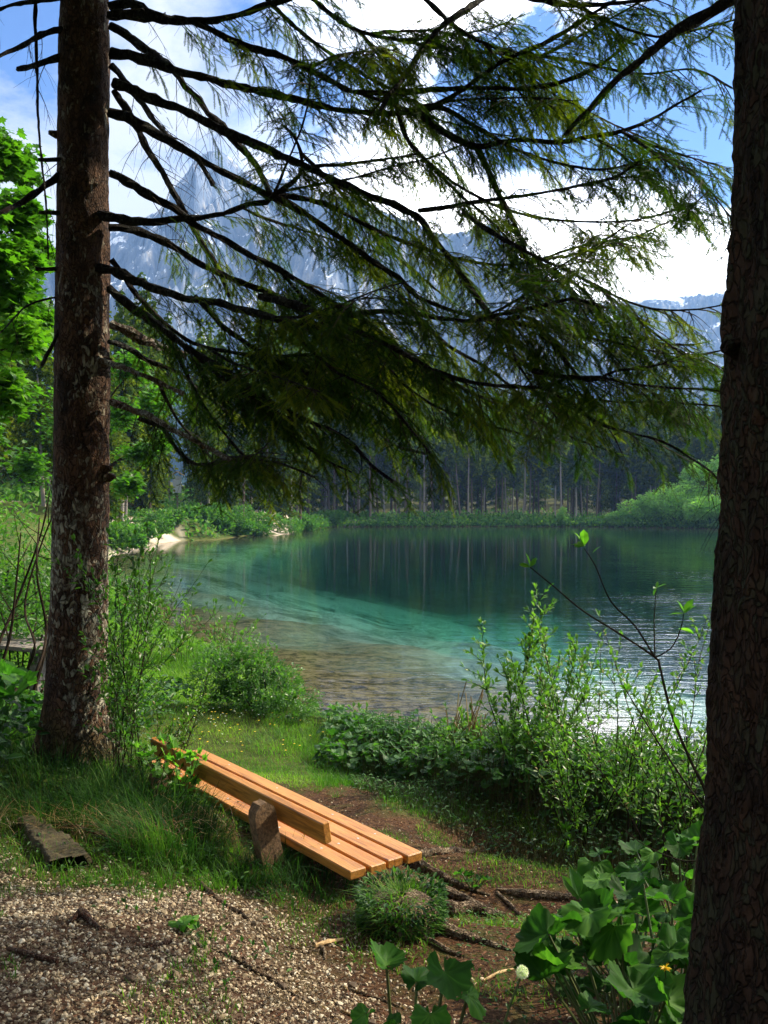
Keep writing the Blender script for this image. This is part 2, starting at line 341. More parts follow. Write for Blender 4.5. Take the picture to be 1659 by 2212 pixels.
def ground_mat():
    m, nt, b = new_mat('ground_surface'); v = objvec(nt, kind='Object')
    z = N(nt, 'ShaderNodeAttribute', attribute_name='zone'); s = N(nt, 'ShaderNodeSeparateColor'); nt.links.new(z.outputs['Color'], s.inputs[0])
    nA = noise(nt, 6, 6, 0.65, v); nB = noise(nt, 55, 5, 0.7, v); nC = noise(nt, 0.9, 4, 0.6, v)
    grass = mix_c(nt, ramp(nt, nA, [(0.3, 0.0), (0.7, 1.0)]), (0.022, 0.045, 0.008), (0.09, 0.115, 0.02))
    grass = mix_c(nt, ramp(nt, nB, [(0.45, 0.0), (0.7, 0.6)]), grass, (0.05, 0.035, 0.018))
    litter = ramp(nt, nB, [(0.3, (0.014, 0.007, 0.004)), (0.5, (0.055, 0.026, 0.013)), (0.64, (0.14, 0.075, 0.036)), (0.8, (0.30, 0.21, 0.12))])
    litter = mix_c(nt, ramp(nt, nA, [(0.5, 0.0), (0.68, 0.7)]), litter, (0.045, 0.065, 0.012))
    vo = N(nt, 'ShaderNodeTexVoronoi', i_Scale=75.0); nt.links.new(v, vo.inputs[0]); sc = N(nt, 'ShaderNodeSeparateColor'); nt.links.new(vo.outputs['Color'], sc.inputs[0])
    grav = ramp(nt, sc.outputs[0], [(0.0, (0.035, 0.016, 0.010)), (0.5, (0.085, 0.046, 0.028)), (0.9, (0.20, 0.14, 0.095))])
    grav = mix_c(nt, ramp(nt, nC, [(0.4, 0.0), (0.62, 0.5)]), grav, (0.055, 0.030, 0.017))
    sand = mix_c(nt, nA, (0.34, 0.28, 0.20), (0.52, 0.45, 0.36))
    col = mix_c(nt, s.outputs[1], grass, litter)
    col = mix_c(nt, s.outputs[0], col, grav)
    col = mix_c(nt, s.outputs[2], col, sand)
    # lake bed
    sp = N(nt, 'ShaderNodeSeparateXYZ'); nt.links.new(v, sp.inputs[0])
    under = ramp(nt, math_n(nt, 'MULTIPLY_ADD', sp.outputs[2], -1.0), [(0, 0), (1, 1)])
    dep = math_n(nt, 'SUBTRACT', WATER+0.02, sp.outputs[2])
    bedn = noise(nt, 0.55, 9, 0.8, objvec(nt, (1, 0.6, 1)), 0.6)
    shallow = mix_c(nt, ramp(nt, noise(nt, 3.6, 9, 0.85, v, 0.5), [(0.42, 0.0), (0.56, 1.0)]), (0.030, 0.020, 0.007), (0.48, 0.34, 0.15))
    marl = mix_c(nt, ramp(nt, bedn, [(0.36, 0.0), (0.58, 1.0)]), (0.040, 0.090, 0.060), (0.52, 0.62, 0.46))
    wx = math_n(nt, 'MULTIPLY', math_n(nt, 'SUBTRACT', sp.outputs[0], 6.0), 0.22); wy = math_n(nt, 'MINIMUM', math_n(nt, 'MULTIPLY', math_n(nt, 'SUBTRACT', sp.outputs[1], 40.0), 0.08), math_n(nt, 'MULTIPLY', math_n(nt, 'ADD', sp.outputs[0], 8.0), 0.2))
    weed = math_n(nt, 'ADD', math_n(nt, 'MAXIMUM', wx, wy), math_n(nt, 'MULTIPLY', math_n(nt, 'SUBTRACT', bedn, 0.5), 3.0))  # bed painted dark right and far, for the forest's reflection and the depth
    marl = mix_c(nt, ramp(nt, weed, [(0.0, 0.0), (0.9, 0.88)]), marl, (0.022, 0.018, 0.010))
    bed = mix_c(nt, ramp(nt, dep, [(0.18, 0.0), (0.5, 1.0)]), shallow, marl)
    col = mix_c(nt, ramp(nt, dep, [(0.0, 0.0), (0.03, 1.0)]), col, bed)
    nt.links.new(col, b.inputs['Base Color']); b.inputs['Roughness'].default_value = 0.95; b.inputs['Specular IOR Level'].default_value = 0.1
    bump(nt, b, math_n(nt, 'ADD', nB, math_n(nt, 'MULTIPLY', nA, 0.6)), 0.9, 0.02)
    return m
M['ground'] = ground_mat()

def water_mat():
    m, nt, b = new_mat('lake_water'); nt.nodes.remove(b); out = nt.nodes['Material Output']
    v1 = objvec(nt, (0.55, 1.5, 1)); v2 = objvec(nt, (1.0, 2.2, 1))
    amp = noise(nt, 0.12, 3, 0.6, objvec(nt)); sx = N(nt, 'ShaderNodeSeparateXYZ'); nt.links.new(objvec(nt), sx.inputs[0])
    # the breeze ruffles the near right part of the lake; the rest lies calm
    wind = math_n(nt, 'SUBTRACT', math_n(nt, 'MULTIPLY', sx.outputs[0], 0.05), math_n(nt, 'MULTIPLY', sx.outputs[1], 0.018))
    amp = math_n(nt, 'ADD', math_n(nt, 'ADD', amp, wind), 0.15)
    h = math_n(nt, 'ADD', math_n(nt, 'MULTIPLY', noise(nt, 1.5, 2, 0.5, v1, 0.4), 1.0), math_n(nt, 'MULTIPLY', noise(nt, 4.5, 2, 0.5, v2, 0.5), 0.30))
    bp = N(nt, 'ShaderNodeBump', i_Distance=0.028); nt.links.new(h, bp.inputs['Height'])
    nt.links.new(ramp(nt, amp, [(0.15, 0.12), (0.45, 0.30), (0.75, 1.0)]), bp.inputs['Strength'])
    fr = N(nt, 'ShaderNodeFresnel', i_IOR=1.33); nt.links.new(bp.outputs[0], fr.inputs['Normal'])
    gl = N(nt, 'ShaderNodeBsdfGlossy', i_Roughness=0.0); nt.links.new(bp.outputs[0], gl.inputs['Normal'])
    tr = N(nt, 'ShaderNodeBsdfTransparent'); tr.inputs[0].default_value = (0.93, 0.97, 0.96, 1)
    ms = N(nt, 'ShaderNodeMixShader'); nt.links.new(fr.outputs[0], ms.inputs[0]); nt.links.new(tr.outputs[0], ms.inputs[1]); nt.links.new(gl.outputs[0], ms.inputs[2])
    nt.links.new(ms.outputs[0], out.inputs[0])
    va = N(nt, 'ShaderNodeVolumeAbsorption', i_Density=0.095); va.inputs[0].default_value = (0.12, 0.84, 0.74, 1); nt.links.new(va.outputs[0], out.inputs['Volume'])
    return m
M['water'] = water_mat()
def wood_mat():
    m, nt, b = new_mat('orange_glazed_wood'); v = objvec(nt, (1.3, 22, 22))
    g = noise(nt, 3.0, 7, 0.6, v, 1.2); k = noise(nt, 1.3, 3, 0.5, objvec(nt, (2, 6, 6)))
    col = mix_c(nt, ramp(nt, g, [(0.38, 0.0), (0.60, 1.0)]), (0.22, 0.078, 0.012), (0.52, 0.205, 0.033))
    col = mix_c(nt, ramp(nt, k, [(0.35, 0.0), (0.7, 0.5)]), col, (0.58, 0.30, 0.07))
    vo = N(nt, 'ShaderNodeTexVoronoi', i_Scale=2.6); nt.links.new(objvec(nt, (1, 3.2, 3.2)), vo.inputs[0])
    col = mix_c(nt, ramp(nt, vo.outputs['Distance'], [(0.0, 1.0), (0.045, 0.7), (0.075, 0.0)]), col, (0.13, 0.035, 0.01))
    nt.links.new(col, b.inputs['Base Color']); b.inputs['Roughness'].default_value = 0.42; b.inputs['Specular IOR Level'].default_value = 0.35
    bump(nt, b, g, 0.6, 0.003); return m
M['wood'] = wood_mat()
def simple(name, col, rough=0.8, n=0.25, scale=20, bd=0.004):
    m, nt, b = new_mat(name); k = noise(nt, scale, 6, 0.65, objvec(nt))
    nt.links.new(mix_c(nt, ramp(nt, k, [(0.3, 0.0), (0.7, 1.0)]), tuple(c*(1-n*1.6) for c in col), tuple(min(1, c*(1+n)) for c in col)), b.inputs['Base Color'])
    b.inputs['Roughness'].default_value = rough; bump(nt, b, k, 0.8, bd); return m
M['concrete'] = simple('old_concrete', (0.17, 0.098, 0.045), 0.95, 0.45, 60, 0.006)
M['grey_wood'] = simple('weathered_grey_wood', (0.24, 0.20, 0.17), 0.9, 0.4, 18)
M['board_white'] = simple('white_board', (0.8, 0.82, 0.85), 0.6, 0.1, 4)
M['root'] = bark_mat('root_bark', (0.035, 0.022, 0.013), (0.17, 0.11, 0.065), (0.30, 0.23, 0.15), 0.3, 2.2)
M['stick'] = bark_mat('stick_bark', (0.02, 0.010, 0.007), (0.11, 0.045, 0.025), (0.2, 0.14, 0.1), 0.3, 3.0)
M['chip'] = simple('split_wood', (0.55, 0.36, 0.17), 0.8, 0.3, 40)
M['slab'] = simple('mossy_rotten_wood', (0.055, 0.042, 0.015), 0.95, 0.5, 25, 0.015)
M['metal'] = simple('galvanised_bolt', (0.55, 0.55, 0.55), 0.4, 0.1, 40)
def rock_mat():
    m, nt, b = new_mat('limestone_mountain'); v = objvec(nt)
    n1 = noise(nt, 0.012, 9, 0.68, v, 0.8); n2 = noise(nt, 0.05, 6, 0.7, objvec(nt, (1, 1, .45)))
    g = N(nt, 'ShaderNodeNewGeometry'); sp = N(nt, 'ShaderNodeSeparateXYZ'); nt.links.new(g.outputs['Normal'], sp.inputs[0]); pz = N(nt, 'ShaderNodeSeparateXYZ'); nt.links.new(v, pz.inputs[0])
    rock = ramp(nt, n2, [(0.3, (0.06, 0.08, 0.12)), (0.5, (0.14, 0.17, 0.22)), (0.7, (0.40, 0.36, 0.30))])  # bluish stops put part of the distance haze into the rock colour
    hh = math_n(nt, 'ADD', math_n(nt, 'DIVIDE', pz.outputs[2], 420.0), math_n(nt, 'MULTIPLY', n1, 0.9))
    fo = ramp(nt, hh, [(0.62, 1.0), (0.86, 0.0)])
    col = mix_c(nt, fo, rock, (0.018, 0.035, 0.02))
    sn = math_n(nt, 'ADD', math_n(nt, 'MULTIPLY', n1, 0.6), math_n(nt, 'ADD', math_n(nt, 'MULTIPLY', n2, 0.5), math_n(nt, 'MULTIPLY', sp.outputs[2], 0.25)))
    sf = ramp(nt, math_n(nt, 'MULTIPLY', sn, ramp(nt, hh, [(0.72, 0.7), (1.0, 1.0)])), [(0.73, 0.0), (0.765, 1.0)])
    col = mix_c(nt, sf, col, (0.85, 0.88, 0.92))
    nt.links.new(col, b.inputs['Base Color']); b.inputs['Roughness'].default_value = 1.0; b.inputs['Specular IOR Level'].default_value = 0.0
    bump(nt, b, math_n(nt, 'ADD', n1, n2), 1.0, 9.0); return m
M['rock'] = rock_mat()

# ------------------------------------------------------------------ ground, lake, mountains
GRAVEL = np.array([(-7, 5.2), (-3, 4.9), (-1.95, 4.5), (-1.35, 4.05), (-.8, 4.05), (-.45, 3.85), (-.12, 3.35), (.02, 2.9), (.15, 2.2), (.3, 0), (-1, -4), (-8, -4)])
LITTER = np.array([(-.95, 4.9), (-.62, 6.7), (-.25, 7.0), (.1, 6.3), (.9, 6.4), (1.6, 5.4), (2.6, 4.0), (2.6, 0), (0, -2), (-.3, 3.0), (-.5, 4.0)])
rr = np.concatenate([np.geomspace(0.35, 16, 520), np.geomspace(16.1, 250, 330), np.geomspace(255, 2400, 40)])
aa = np.concatenate([np.arange(-32, 32, 0.13), np.arange(32, 328, 2.0)])
A, R_ = np.meshgrid(np.radians(aa), rr, indexing='ij'); gx = (R_*np.sin(A)).ravel(); gy = (R_*np.cos(A)).ravel(); gz = H(gx, gy)
na, nr = len(aa), len(rr)
i = np.arange(na)[:, None]; j = np.arange(nr-1)[None]; i2 = (i+1) % na
gf = np.stack([i*nr+j, i*nr+j+1, i2*nr+j+1, i2*nr+j], 2).reshape(-1, 4)[:, ::-1]
acc = Acc(); acc.add(np.stack([gx, gy, gz], 1), gf)
ring0 = np.arange(na)*nr; acc.v.append(np.array([[0, 0, Hs(0, 0)]], np.float32)); acc.r.append(np.array([.5], np.float32)); c0 = acc.n; acc.n += 1
acc.f.append(np.stack([np.full(na, c0), (ring0[(np.arange(na)+1) % na]), ring0], 1)); acc.m.append(np.zeros(na, np.int32))
ground = acc.build('ground', M['ground'], smooth=True); tag(ground, kind='structure')
wob = (fbm(xyz(gx*2.5, gy*2.5), 4, 21)-.5)*0.9
zr = np.clip(0.5-(poly_sd(gx, gy, GRAVEL)+wob*.7)/0.5, 0, 1)
zg = np.clip(0.5-(poly_sd(gx, gy, LITTER)+wob)/0.4, 0, 1)
lsd = poly_sd(gx, gy, LK); gpx = gx/np.maximum(gy, .1)*F+CX
sand_n = fbm(xyz(gx*.5, gy*.5), 3, 31)
def band(a, b, w=22): return np.clip((gpx-a)/w, 0, 1)*np.clip((b-gpx)/w, 0, 1)
zb = np.where((gy > 35) & (gx < 0) & (lsd > 0), np.maximum(band(225, 405)*np.clip((4.5-lsd)/1.5+sand_n-.5, 0, 1), np.maximum(band(566+lsd*-3.4, 640-lsd*5.5, 6)*np.clip((14-lsd)/2, 0, 1), band(675, 790)*np.clip((2.5-lsd)/1.0, 0, 1))), 0)
zb = zb*np.clip((sand_n-.30)*6, 0, 1); zb = np.maximum(zb, np.where((gy > 30) & (gy < 60) & (gx < -18) & (gx > -24), 0.8, 0)*(sand_n > .45))
zg = np.maximum(zg, np.where((gy > 60) & (lsd > 3), 0.35, 0))
zc = np.stack([zr, zg, zb, np.ones_like(zr)], 1).astype(np.float32); zc = np.vstack([zc, [[1, 0, 0, 1]]]).astype(np.float32)
at = ground.data.color_attributes.new('zone', 'FLOAT_COLOR', 'POINT'); at.data.foreach_set('color', zc.ravel())

acc = Acc()
xs, ys, zs_ = (-60, 140), (1.0, 135), (-9.5, WATER)
v = [(x, y, z) for z in zs_ for y in ys for x in xs]
acc.add(v, [(0, 2, 3, 1), (4, 5, 7, 6), (0, 1, 5, 4), (2, 6, 7, 3), (0, 4, 6, 2), (1, 3, 7, 5)])
tag(acc.build('lake_water', M['water']), kind='structure')

RIDGE_A = [(-300, 640), (-100, 600), (60, 560), (230, 515), (300, 480), (345, 455), (380, 408), (405, 380), (430, 345), (452, 330), (475, 326), (500, 340), (530, 368), (580, 385), (640, 395), (700, 420), (770, 432), (850, 470), (930, 500), (990, 505), (1030, 492), (1060, 490), (1085, 515), (1120, 560), (1180, 600), (1260, 640), (1340, 680), (1420, 730), (1520, 780), (1700, 840), (2000, 900)]
RIDGE_B = [(700, 760), (900, 700), (1100, 660), (1250, 655), (1350, 652), (1430, 648), (1520, 632), (1600, 628), (1700, 620), (1850, 560), (2100, 600), (2600, 640)]
def mountain(name, ridge, d0, base, seed, nrow=230):
    rx = np.array([a for a, b in ridge], float); ry = np.array([b for a, b in ridge], float)
    px = np.linspace(rx[0], rx[-1], 620); py = np.interp(px, rx, ry)
    q = fbm(xyz(px*.012, px*0, seed), 6, seed, .62); py = py + (q-.5)*26
    top = (HY-py)/F*d0; tt = np.linspace(-0.25, 1.0, nrow)
    X = np.repeat(((px-CX)/F*d0)[:, None], nrow, 1); T = np.repeat(tt[None], 620, 0)
    Y = d0 - T*d0*0.5; Z = np.where(T >= 0, (1-np.abs(T))**1.45, 1-(-T)*3.4)*top[:, None]
    p = np.stack([X.ravel()*.011, Y.ravel()*.007, Z.ravel()*.004], 1)
    rd = 1-np.abs(fbm(p, 6, seed+5, .55)*2-1)*1.8
    amp = np.clip(np.abs(T.ravel())*5, 0, 1)*np.clip(1.15-T.ravel(), 0, 1)
    Zf = Z.ravel() + (rd-.5)*amp*0.36*np.repeat(top, nrow); Yf = Y.ravel() + (fbm(p*2.2, 4, seed+9)-.5)*amp*120
    Xf = X.ravel()*(Yf/d0*0.6+.4)
    i = np.arange(619)[:, None]; j = np.arange(nrow-1)[None]
    f = np.stack([i*nrow+j, (i+1)*nrow+j, (i+1)*nrow+j+1, i*nrow+j+1], 2).reshape(-1, 4)[:, ::-1]
    a = Acc(); a.add(np.stack([Xf, Yf, np.maximum(Zf, base)], 1), f)
    return tag(a.build(name, M['rock'], smooth=False), kind='structure')
mountain('mountain', RIDGE_A, 1250, -30, 3)
mountain('mountain', RIDGE_B, 1650, -30, 12)

# ------------------------------------------------------------------ leaf and twig templates
def fan(outline, fold=0.15, cup=0.0):
    """outline of (x,y); a midrib vertex row is the y axis"""
    o = np.asarray(outline, float); c = np.array([[0, o[:, 1].mean(), 0]])
    z = np.abs(o[:, 0])*fold + cup*(o[:, 0]**2+(o[:, 1]-c[0, 1])**2)
    v = np.vstack([c, np.column_stack([o, z])]); n = len(o)
    return v, np.array([(0, 1+k, 1+(k+1) % n) for k in range(n)])
LEAF = (np.array([(0, 0, 0), (-.20, .35, .05), (0, .38, -.02), (.20, .35, .05), (-.17, .68, .03), (0, .7, -.03), (.17, .68, .03), (0, 1.0, -.10)], float),
        np.array([(0, 2, 1), (0, 3, 2), (1, 2, 4), (2, 5, 4), (2, 3, 5), (3, 6, 5), (4, 5, 7), (5, 6, 7)]))
NARROW = (LEAF[0]*[.62, 1, 1], LEAF[1])
TUFT = (np.array([(-.5, 0, 0), (.5, 0, 0), (.38, .9, .15), (-.3, 1.0, -.1)], float), np.array([(0, 1, 2), (0, 2, 3)]))
_m = [(0, 0), (.10, .12), (.42, .05), (.36, .25), (.60, .48), (.34, .50), (.30, .66), (.14, .60), (.10, .74), (0, 1.0)]
MAPLE = fan(_m+[(-x, y) for x, y in _m[-2:0:-1]], 0.18, -0.10)
def big_leaf(seed, n=46, lobes=7, teeth=.045, cup=.25):
    r = np.random.default_rng(seed); a = np.linspace(-math.pi*.93, math.pi*.93, n)   # notch at the stalk side
    lob = np.abs((np.arange(n)/n*7+r.random()) % 1-.5)*2
    rad = 0.5*(.90+0.20*lob+teeth*np.where(np.arange(n) % 2, 1, -1)*(.5+r.random(n))+0.035*r.standard_normal(n)) * (0.80+0.24*np.cos(a))
    V = [(0, 0, 0)]; rings = 3
    ph = r.random()*6
    for q in range(1, rings+1):
        f = q/rings
        x = np.sin(a)*rad*f*1.05; y = np.cos(a)*rad*f+0.04
        z = cup*(f**2)*0.35 + 0.10*f*np.cos(a*2+ph) + .04*f*np.cos(a*3.5+ph*2) + .018*(f-.3)*(lob-.5)*2 + .028*f*np.convolve(r.standard_normal(n+2), [.5, .7, .5], 'valid') - (.16*f*f)*np.clip(np.cos(a), 0, 1)
        V += list(zip(x, y, z))
    Fc = [(0, 1+k, 2+k) for k in range(n-1)]
    for q in range(1, rings):
        b0, b1 = 1+(q-1)*n, 1+q*n
        for k in range(n-1): Fc += [(b0+k, b1+k, b1+k+1), (b0+k, b1+k+1, b0+k+1)]
    vein = np.concatenate([[.3]]+[np.clip((lob-.82)*1.6, 0, 1)+.08*r.standard_normal(n) for q in range(rings)])
    return np.array(V, float), np.array(Fc)[:, ::-1], vein
BIG = [big_leaf(s, cup=c) for s, c in ((1, .3), (2, .5), (3, -.2), (4, .15), (5, .7))]
def spray(Ln, seed):
    r = np.random.default_rng(seed); V, Fc = [], []
    V += [(-.0016, 0, 0), (.0016, 0, 0), (0, Ln, 0), (0, 0, .002)]; Fc += [(0, 1, 2), (0, 2, 3)]
    n = int(Ln/0.0026)
    for k in range(n):
        y = Ln*(k+.5)/n; s = -1 if k % 2 else 1; nl = .013*(1-.45*(k/n)**3)*(.8+.4*r.random()); tilt = r.uniform(-.5, .9)
        dx, dz = s*math.cos(tilt)*.90, math.sin(tilt)*.6; dy = .42
        b = len(V); w = .0017
        V += [(0, y-w, 0), (0, y+w*1.4, 0), (dx*nl, y+dy*nl, dz*nl)]; Fc.append((b, b+1, b+2))
    return np.array(V), np.array(Fc)
SPR = [spray(.05, 1), spray(.075, 2), spray(.11, 3)]

def blade_set(acc, base, h, lean, w, seg=3, rnd=None, az=None):
    """curved grass blades. base (n,3)"""
    n = len(base); az = rng.random(n)*2*math.pi if az is None else az
    d = np.stack([np.cos(az), np.sin(az), 0*az], 1); s = np.stack([-np.sin(az), np.cos(az), 0*az], 1)
    V = []
    for k in range(seg+1):
        t = k/seg; c = base + d*(lean*h*t**1.8)[:, None]; c = c + np.array([0, 0, 1])*(h*(t-0.28*lean*t**2.5))[:, None]
        if k < seg: V += [c-s*(w*(1-t*.75))[:, None]/2, c+s*(w*(1-t*.75))[:, None]/2]
        else: V += [c]
    V = np.stack(V, 1); k = V.shape[1]
    F4 = []
    for q in range(seg-1): F4 += [(2*q, 2*q+1, 2*q+3), (2*q, 2*q+3, 2*q+2)]
    F4.append((2*seg-2, 2*seg-1, 2*seg))
    f = np.array(F4)[None]+(np.arange(n)*k)[:, None, None]
    acc.add(V.reshape(-1, 3), f.reshape(-1, 3), np.repeat(rng.random(n) if rnd is None else rnd, k))

# ------------------------------------------------------------------ the great spruce on the left
ROWS = """0 .1 .55 .8 1 1 .9 .8 .8 .9
0 0 .35 .45 .9 1 .9 .8 .7 .8
0 0 .05 .35 .8 .7 .8 .8 .5 .4
0 0 .05 .35 .6 .7 .55 .7 .7 .5
0 0 .08 .6 .8 .6 .35 .7 .9 .5
0 0 .25 .7 .9 .7 .8 .9 .8 .4
0 .1 .7 .9 .9 .9 .9 .9 .9 .5
0 .15 .9 1 1 1 1 .9 .8 .4
0 .2 .8 1 1 1 1 .9 .9 .7
0 .1 .8 .9 .9 .8 .5 .6 .6 .6
0 0 .5 .7 .6 .4 0 0 .1 .05
0 0 .05 .05 0 0 0 0 0 0
0 0 0 0 0 0 0 0 0 0"""
DEN = np.array([[float(v) for v in r.split()] for r in ROWS.splitlines()])
def dens(p):
    px = p[:, 0]/p[:, 1]*F+CX; py = HY-p[:, 2]/p[:, 1]*F
    u = np.clip(px/165.9-.5, 0, 8.999); v = np.clip(py/100-.5, 0, 11.999); a = u.astype(int); b = v.astype(int); fu, fv = u-a, v-b
    return DEN[b, a]*(1-fu)*(1-fv)+DEN[b, a+1]*fu*(1-fv)+DEN[b+1, a]*(1-fu)*fv+DEN[b+1, a+1]*fu*fv

ALLC = []
def grow_branch(parent, pts, d0, d1, r0, r1, mat='branch', fol=1.0, sec=0.040, seclen=(.18, .60), sub=True, name='branch', droop=.32, side_twigs=True, start=0.12):
    """pts: control points (px,py) given where they pass in the picture; depth runs from d0 to d1"""
    p = np.array(pts, float); s = np.concatenate([[0], np.cumsum(np.hypot(*np.diff(p, axis=0).T))]); s /= s[-1]
    wig = 0.22*np.sin(s*5+random.random()*6)*s*(1-s)*2
    dd = d0+(d1-d0)*s**1.15+wig
    W3 = np.array([P(a, b, d) for (a, b), d in zip(p, dd)])
    c = cat_rom(W3, .045); n = len(c); t = np.linspace(0, 1, n)
    c = c + (fbm(np.stack([t*n*.05, t*0+d0*9, t*0+r0*31], 1), 3, int(abs(pts[0][1]))+5)[:, None]-.5)*np.array([0, .05, .035])*np.sin(t*math.pi)[:, None]
    ra = .86*(r0+(r1-r0)*t**.8)/F*(d0+(d1-d0)*t)
    B = Acc(); tube(B, c, ra*(1+.10*np.sin(t*n*.35)), 9 if r0 > 5 else 5, .36, cap=True)
    Ft = Acc(); Tw = Acc(); S = []        # sprays: base, dir, up, class
    Ln = np.linalg.norm(np.diff(c, axis=0), axis=1).sum()
    ns = int(Ln/sec)
    for k in range(ns):
        u = (k+random.random())/ns
        if u < start: continue
        q = min(n-2, int(u*(n-1))); o = c[q]; tg = nrm(c[q+1]-c[q]); side = np.cross(tg, (0, 0, 1)); side = nrm(side) if np.linalg.norm(side) > .1 else np.array([1., 0, 0])
        sg = -1 if k % 2 else 1
        L2 = random.uniform(*seclen)*(1-.45*u)
        dens0 = dens((o+np.array([0, 0, -.1]))[None])[0]*fol
        live = random.random() < dens0
        if not live:
            if random.random() > .45: continue
            L2 *= .75
        d = nrm(tg*random.uniform(.35, .9)+side*sg*random.uniform(.3, .85)+np.array([0, 0, random.uniform(-.5, .15)]))
        m = 7; sp = [o]
        for w in range(m):
            d = nrm(d+np.array([0, 0, -droop*random.uniform(.3, .9)/m*2.2*(1 if live else 1.6)])+(rng.random(3)-.5)*.16); sp.append(sp[-1]+d*L2/m)
        sp = np.array(sp); tube(B if False else Tw, sp, np.linspace(.0036, .0012, m+1), 3, 0, rnd=random.random(), cap=False)
        if not live:
            for z in range(4):       # dead hair twigs
                e = sp[random.randint(1, m-1)]; dz = nrm((rng.random(3)-.5)*[1, 1, .6]+[0, 0, -.5]); ll = random.uniform(.06, .2)
                tube(Tw, np.array([e, e+dz*ll*.5, e+dz*ll+[0, 0, -.02]]), [.0012, .001, .0006], 3, 0, rnd=random.random()*.6, cap=False)
            continue
        stp = .021; nt_ = int(L2/stp)
        for z in range(nt_):
            uu = (z+random.random())/nt_
            if uu < .10: continue
            x = uu*m; q2 = min(m-1, int(x)); e = sp[q2]+(sp[q2+1]-sp[q2])*(x-q2); tg2 = nrm(sp[q2+1]-sp[q2])
            sd2 = np.cross(tg2, (0, 0, 1)); sd2 = nrm(sd2) if np.linalg.norm(sd2) > .1 else side
            s2 = -1 if z % 2 else 1; l3 = random.uniform(.06, .19)*(1.1-.6*uu)
            d3 = nrm(tg2*.75+sd2*s2*random.uniform(.3, .8)+np.array([0, 0, random.uniform(-.9, 0)]))
            f3 = e; cnt = max(1, int(l3/.06))
            for y in range(cnt):
                S.append((f3, d3)); f3 = f3+d3*.05; d3 = nrm(d3+np.array([0, 0, -.10])+(rng.random(3)-.5)*.3)
                if random.random() < .8:
                    q3 = nrm(d3+sd2*random.choice((-1, 1))*.9+(rng.random(3)-.5)*.3); S.append((f3, q3))
    # needles at the tip
    for z in range(6):
        S.append((c[-1], nrm(nrm(c[-1]-c[-3])+(rng.random(3)-.5)*.7)))
    br = B.build(name, M[mat], parent)
    if Tw.n:
        Tw.build('twig', M['twig'], br)
    S = [q for q in S if random.random() < .74]
    if len(S) > 8 and fol > 0:
        b = np.array([q[0] for q in S]); d = np.array([q[1] for q in S]); R = frames(d, (0, 0, 1), (rng.random(len(S))-.5)*1.6)
        tone = fbm(b*2.2, 3, 77); rn = np.clip(.30+(tone-.35)*1.6+(rng.random(len(S))-.5)*.5, 0, 1)
        kp = rng.random(len(S)) < np.clip(dens(b)*6, 0, 1); b, R, rn = b[kp], R[kp], rn[kp]; S = list(b)
        kk = rng.integers(0, 3, len(S))
        for q in range(3):
            w = kk == q; Ft.inst(SPR[q][0], SPR[q][1], R[w]*(.9+.25*rng.random(w.sum()))[:, None, None], b[w], rn[w])
        Ft.build('needles', M['needle'], br)
    ALLC.append((c, fol, d1)); return br, c

def lathe_trunk(parent, prof, seg=96, mat='bark', rings=420, amp=.006, name='trunk', flare=None):
    """prof: (x, y, z, r) rows"""
    p = np.array(prof, float); o = np.argsort(p[:, 2]); p = p[o]; z = np.linspace(p[0, 2], p[-1, 2], rings)
    x = np.interp(z, p[:, 2], p[:, 0]); y = np.interp(z, p[:, 2], p[:, 1]); r = np.interp(z, p[:, 2], p[:, 3])
    k = np.ones(9)/9; r = np.convolve(np.pad(r, 4, 'edge'), k, 'valid')
    a = np.arange(seg)/seg*2*math.pi; Z, Aa = np.meshgrid(z, a, indexing='ij')
    q = np.stack([np.cos(Aa).ravel()*r.mean()*1, np.sin(Aa).ravel()*r.mean(), Z.ravel()], 1)
    n1 = fbm(q*[38, 38, 14], 4, 5)-.5; n2 = fbm(q*[7, 7, 2.5], 3, 8)-.5
    Rr = np.repeat(r, seg)+n1*amp*2.6+n2*amp*3
    if flare is not None:
        fz = np.clip(1-(Z.ravel()-flare)/.55, 0, 1)**2; Rr = Rr*(1+fz*(.22+.30*np.maximum(0, np.sin(Aa.ravel()*5+1))**2))
    v = np.stack([np.repeat(x, seg)+np.cos(Aa.ravel())*Rr, np.repeat(y, seg)+np.sin(Aa.ravel())*Rr, Z.ravel()], 1)
    i = np.arange(rings-1)[:, None]*seg; j = np.arange(seg)[None]; j2 = (j+1) % seg
    A_ = Acc(); A_.add(v, np.stack([i+j, i+j2, i+seg+j2, i+seg+j], 2).reshape(-1, 4)); return A_.build(name, M[mat], parent, smooth=True)

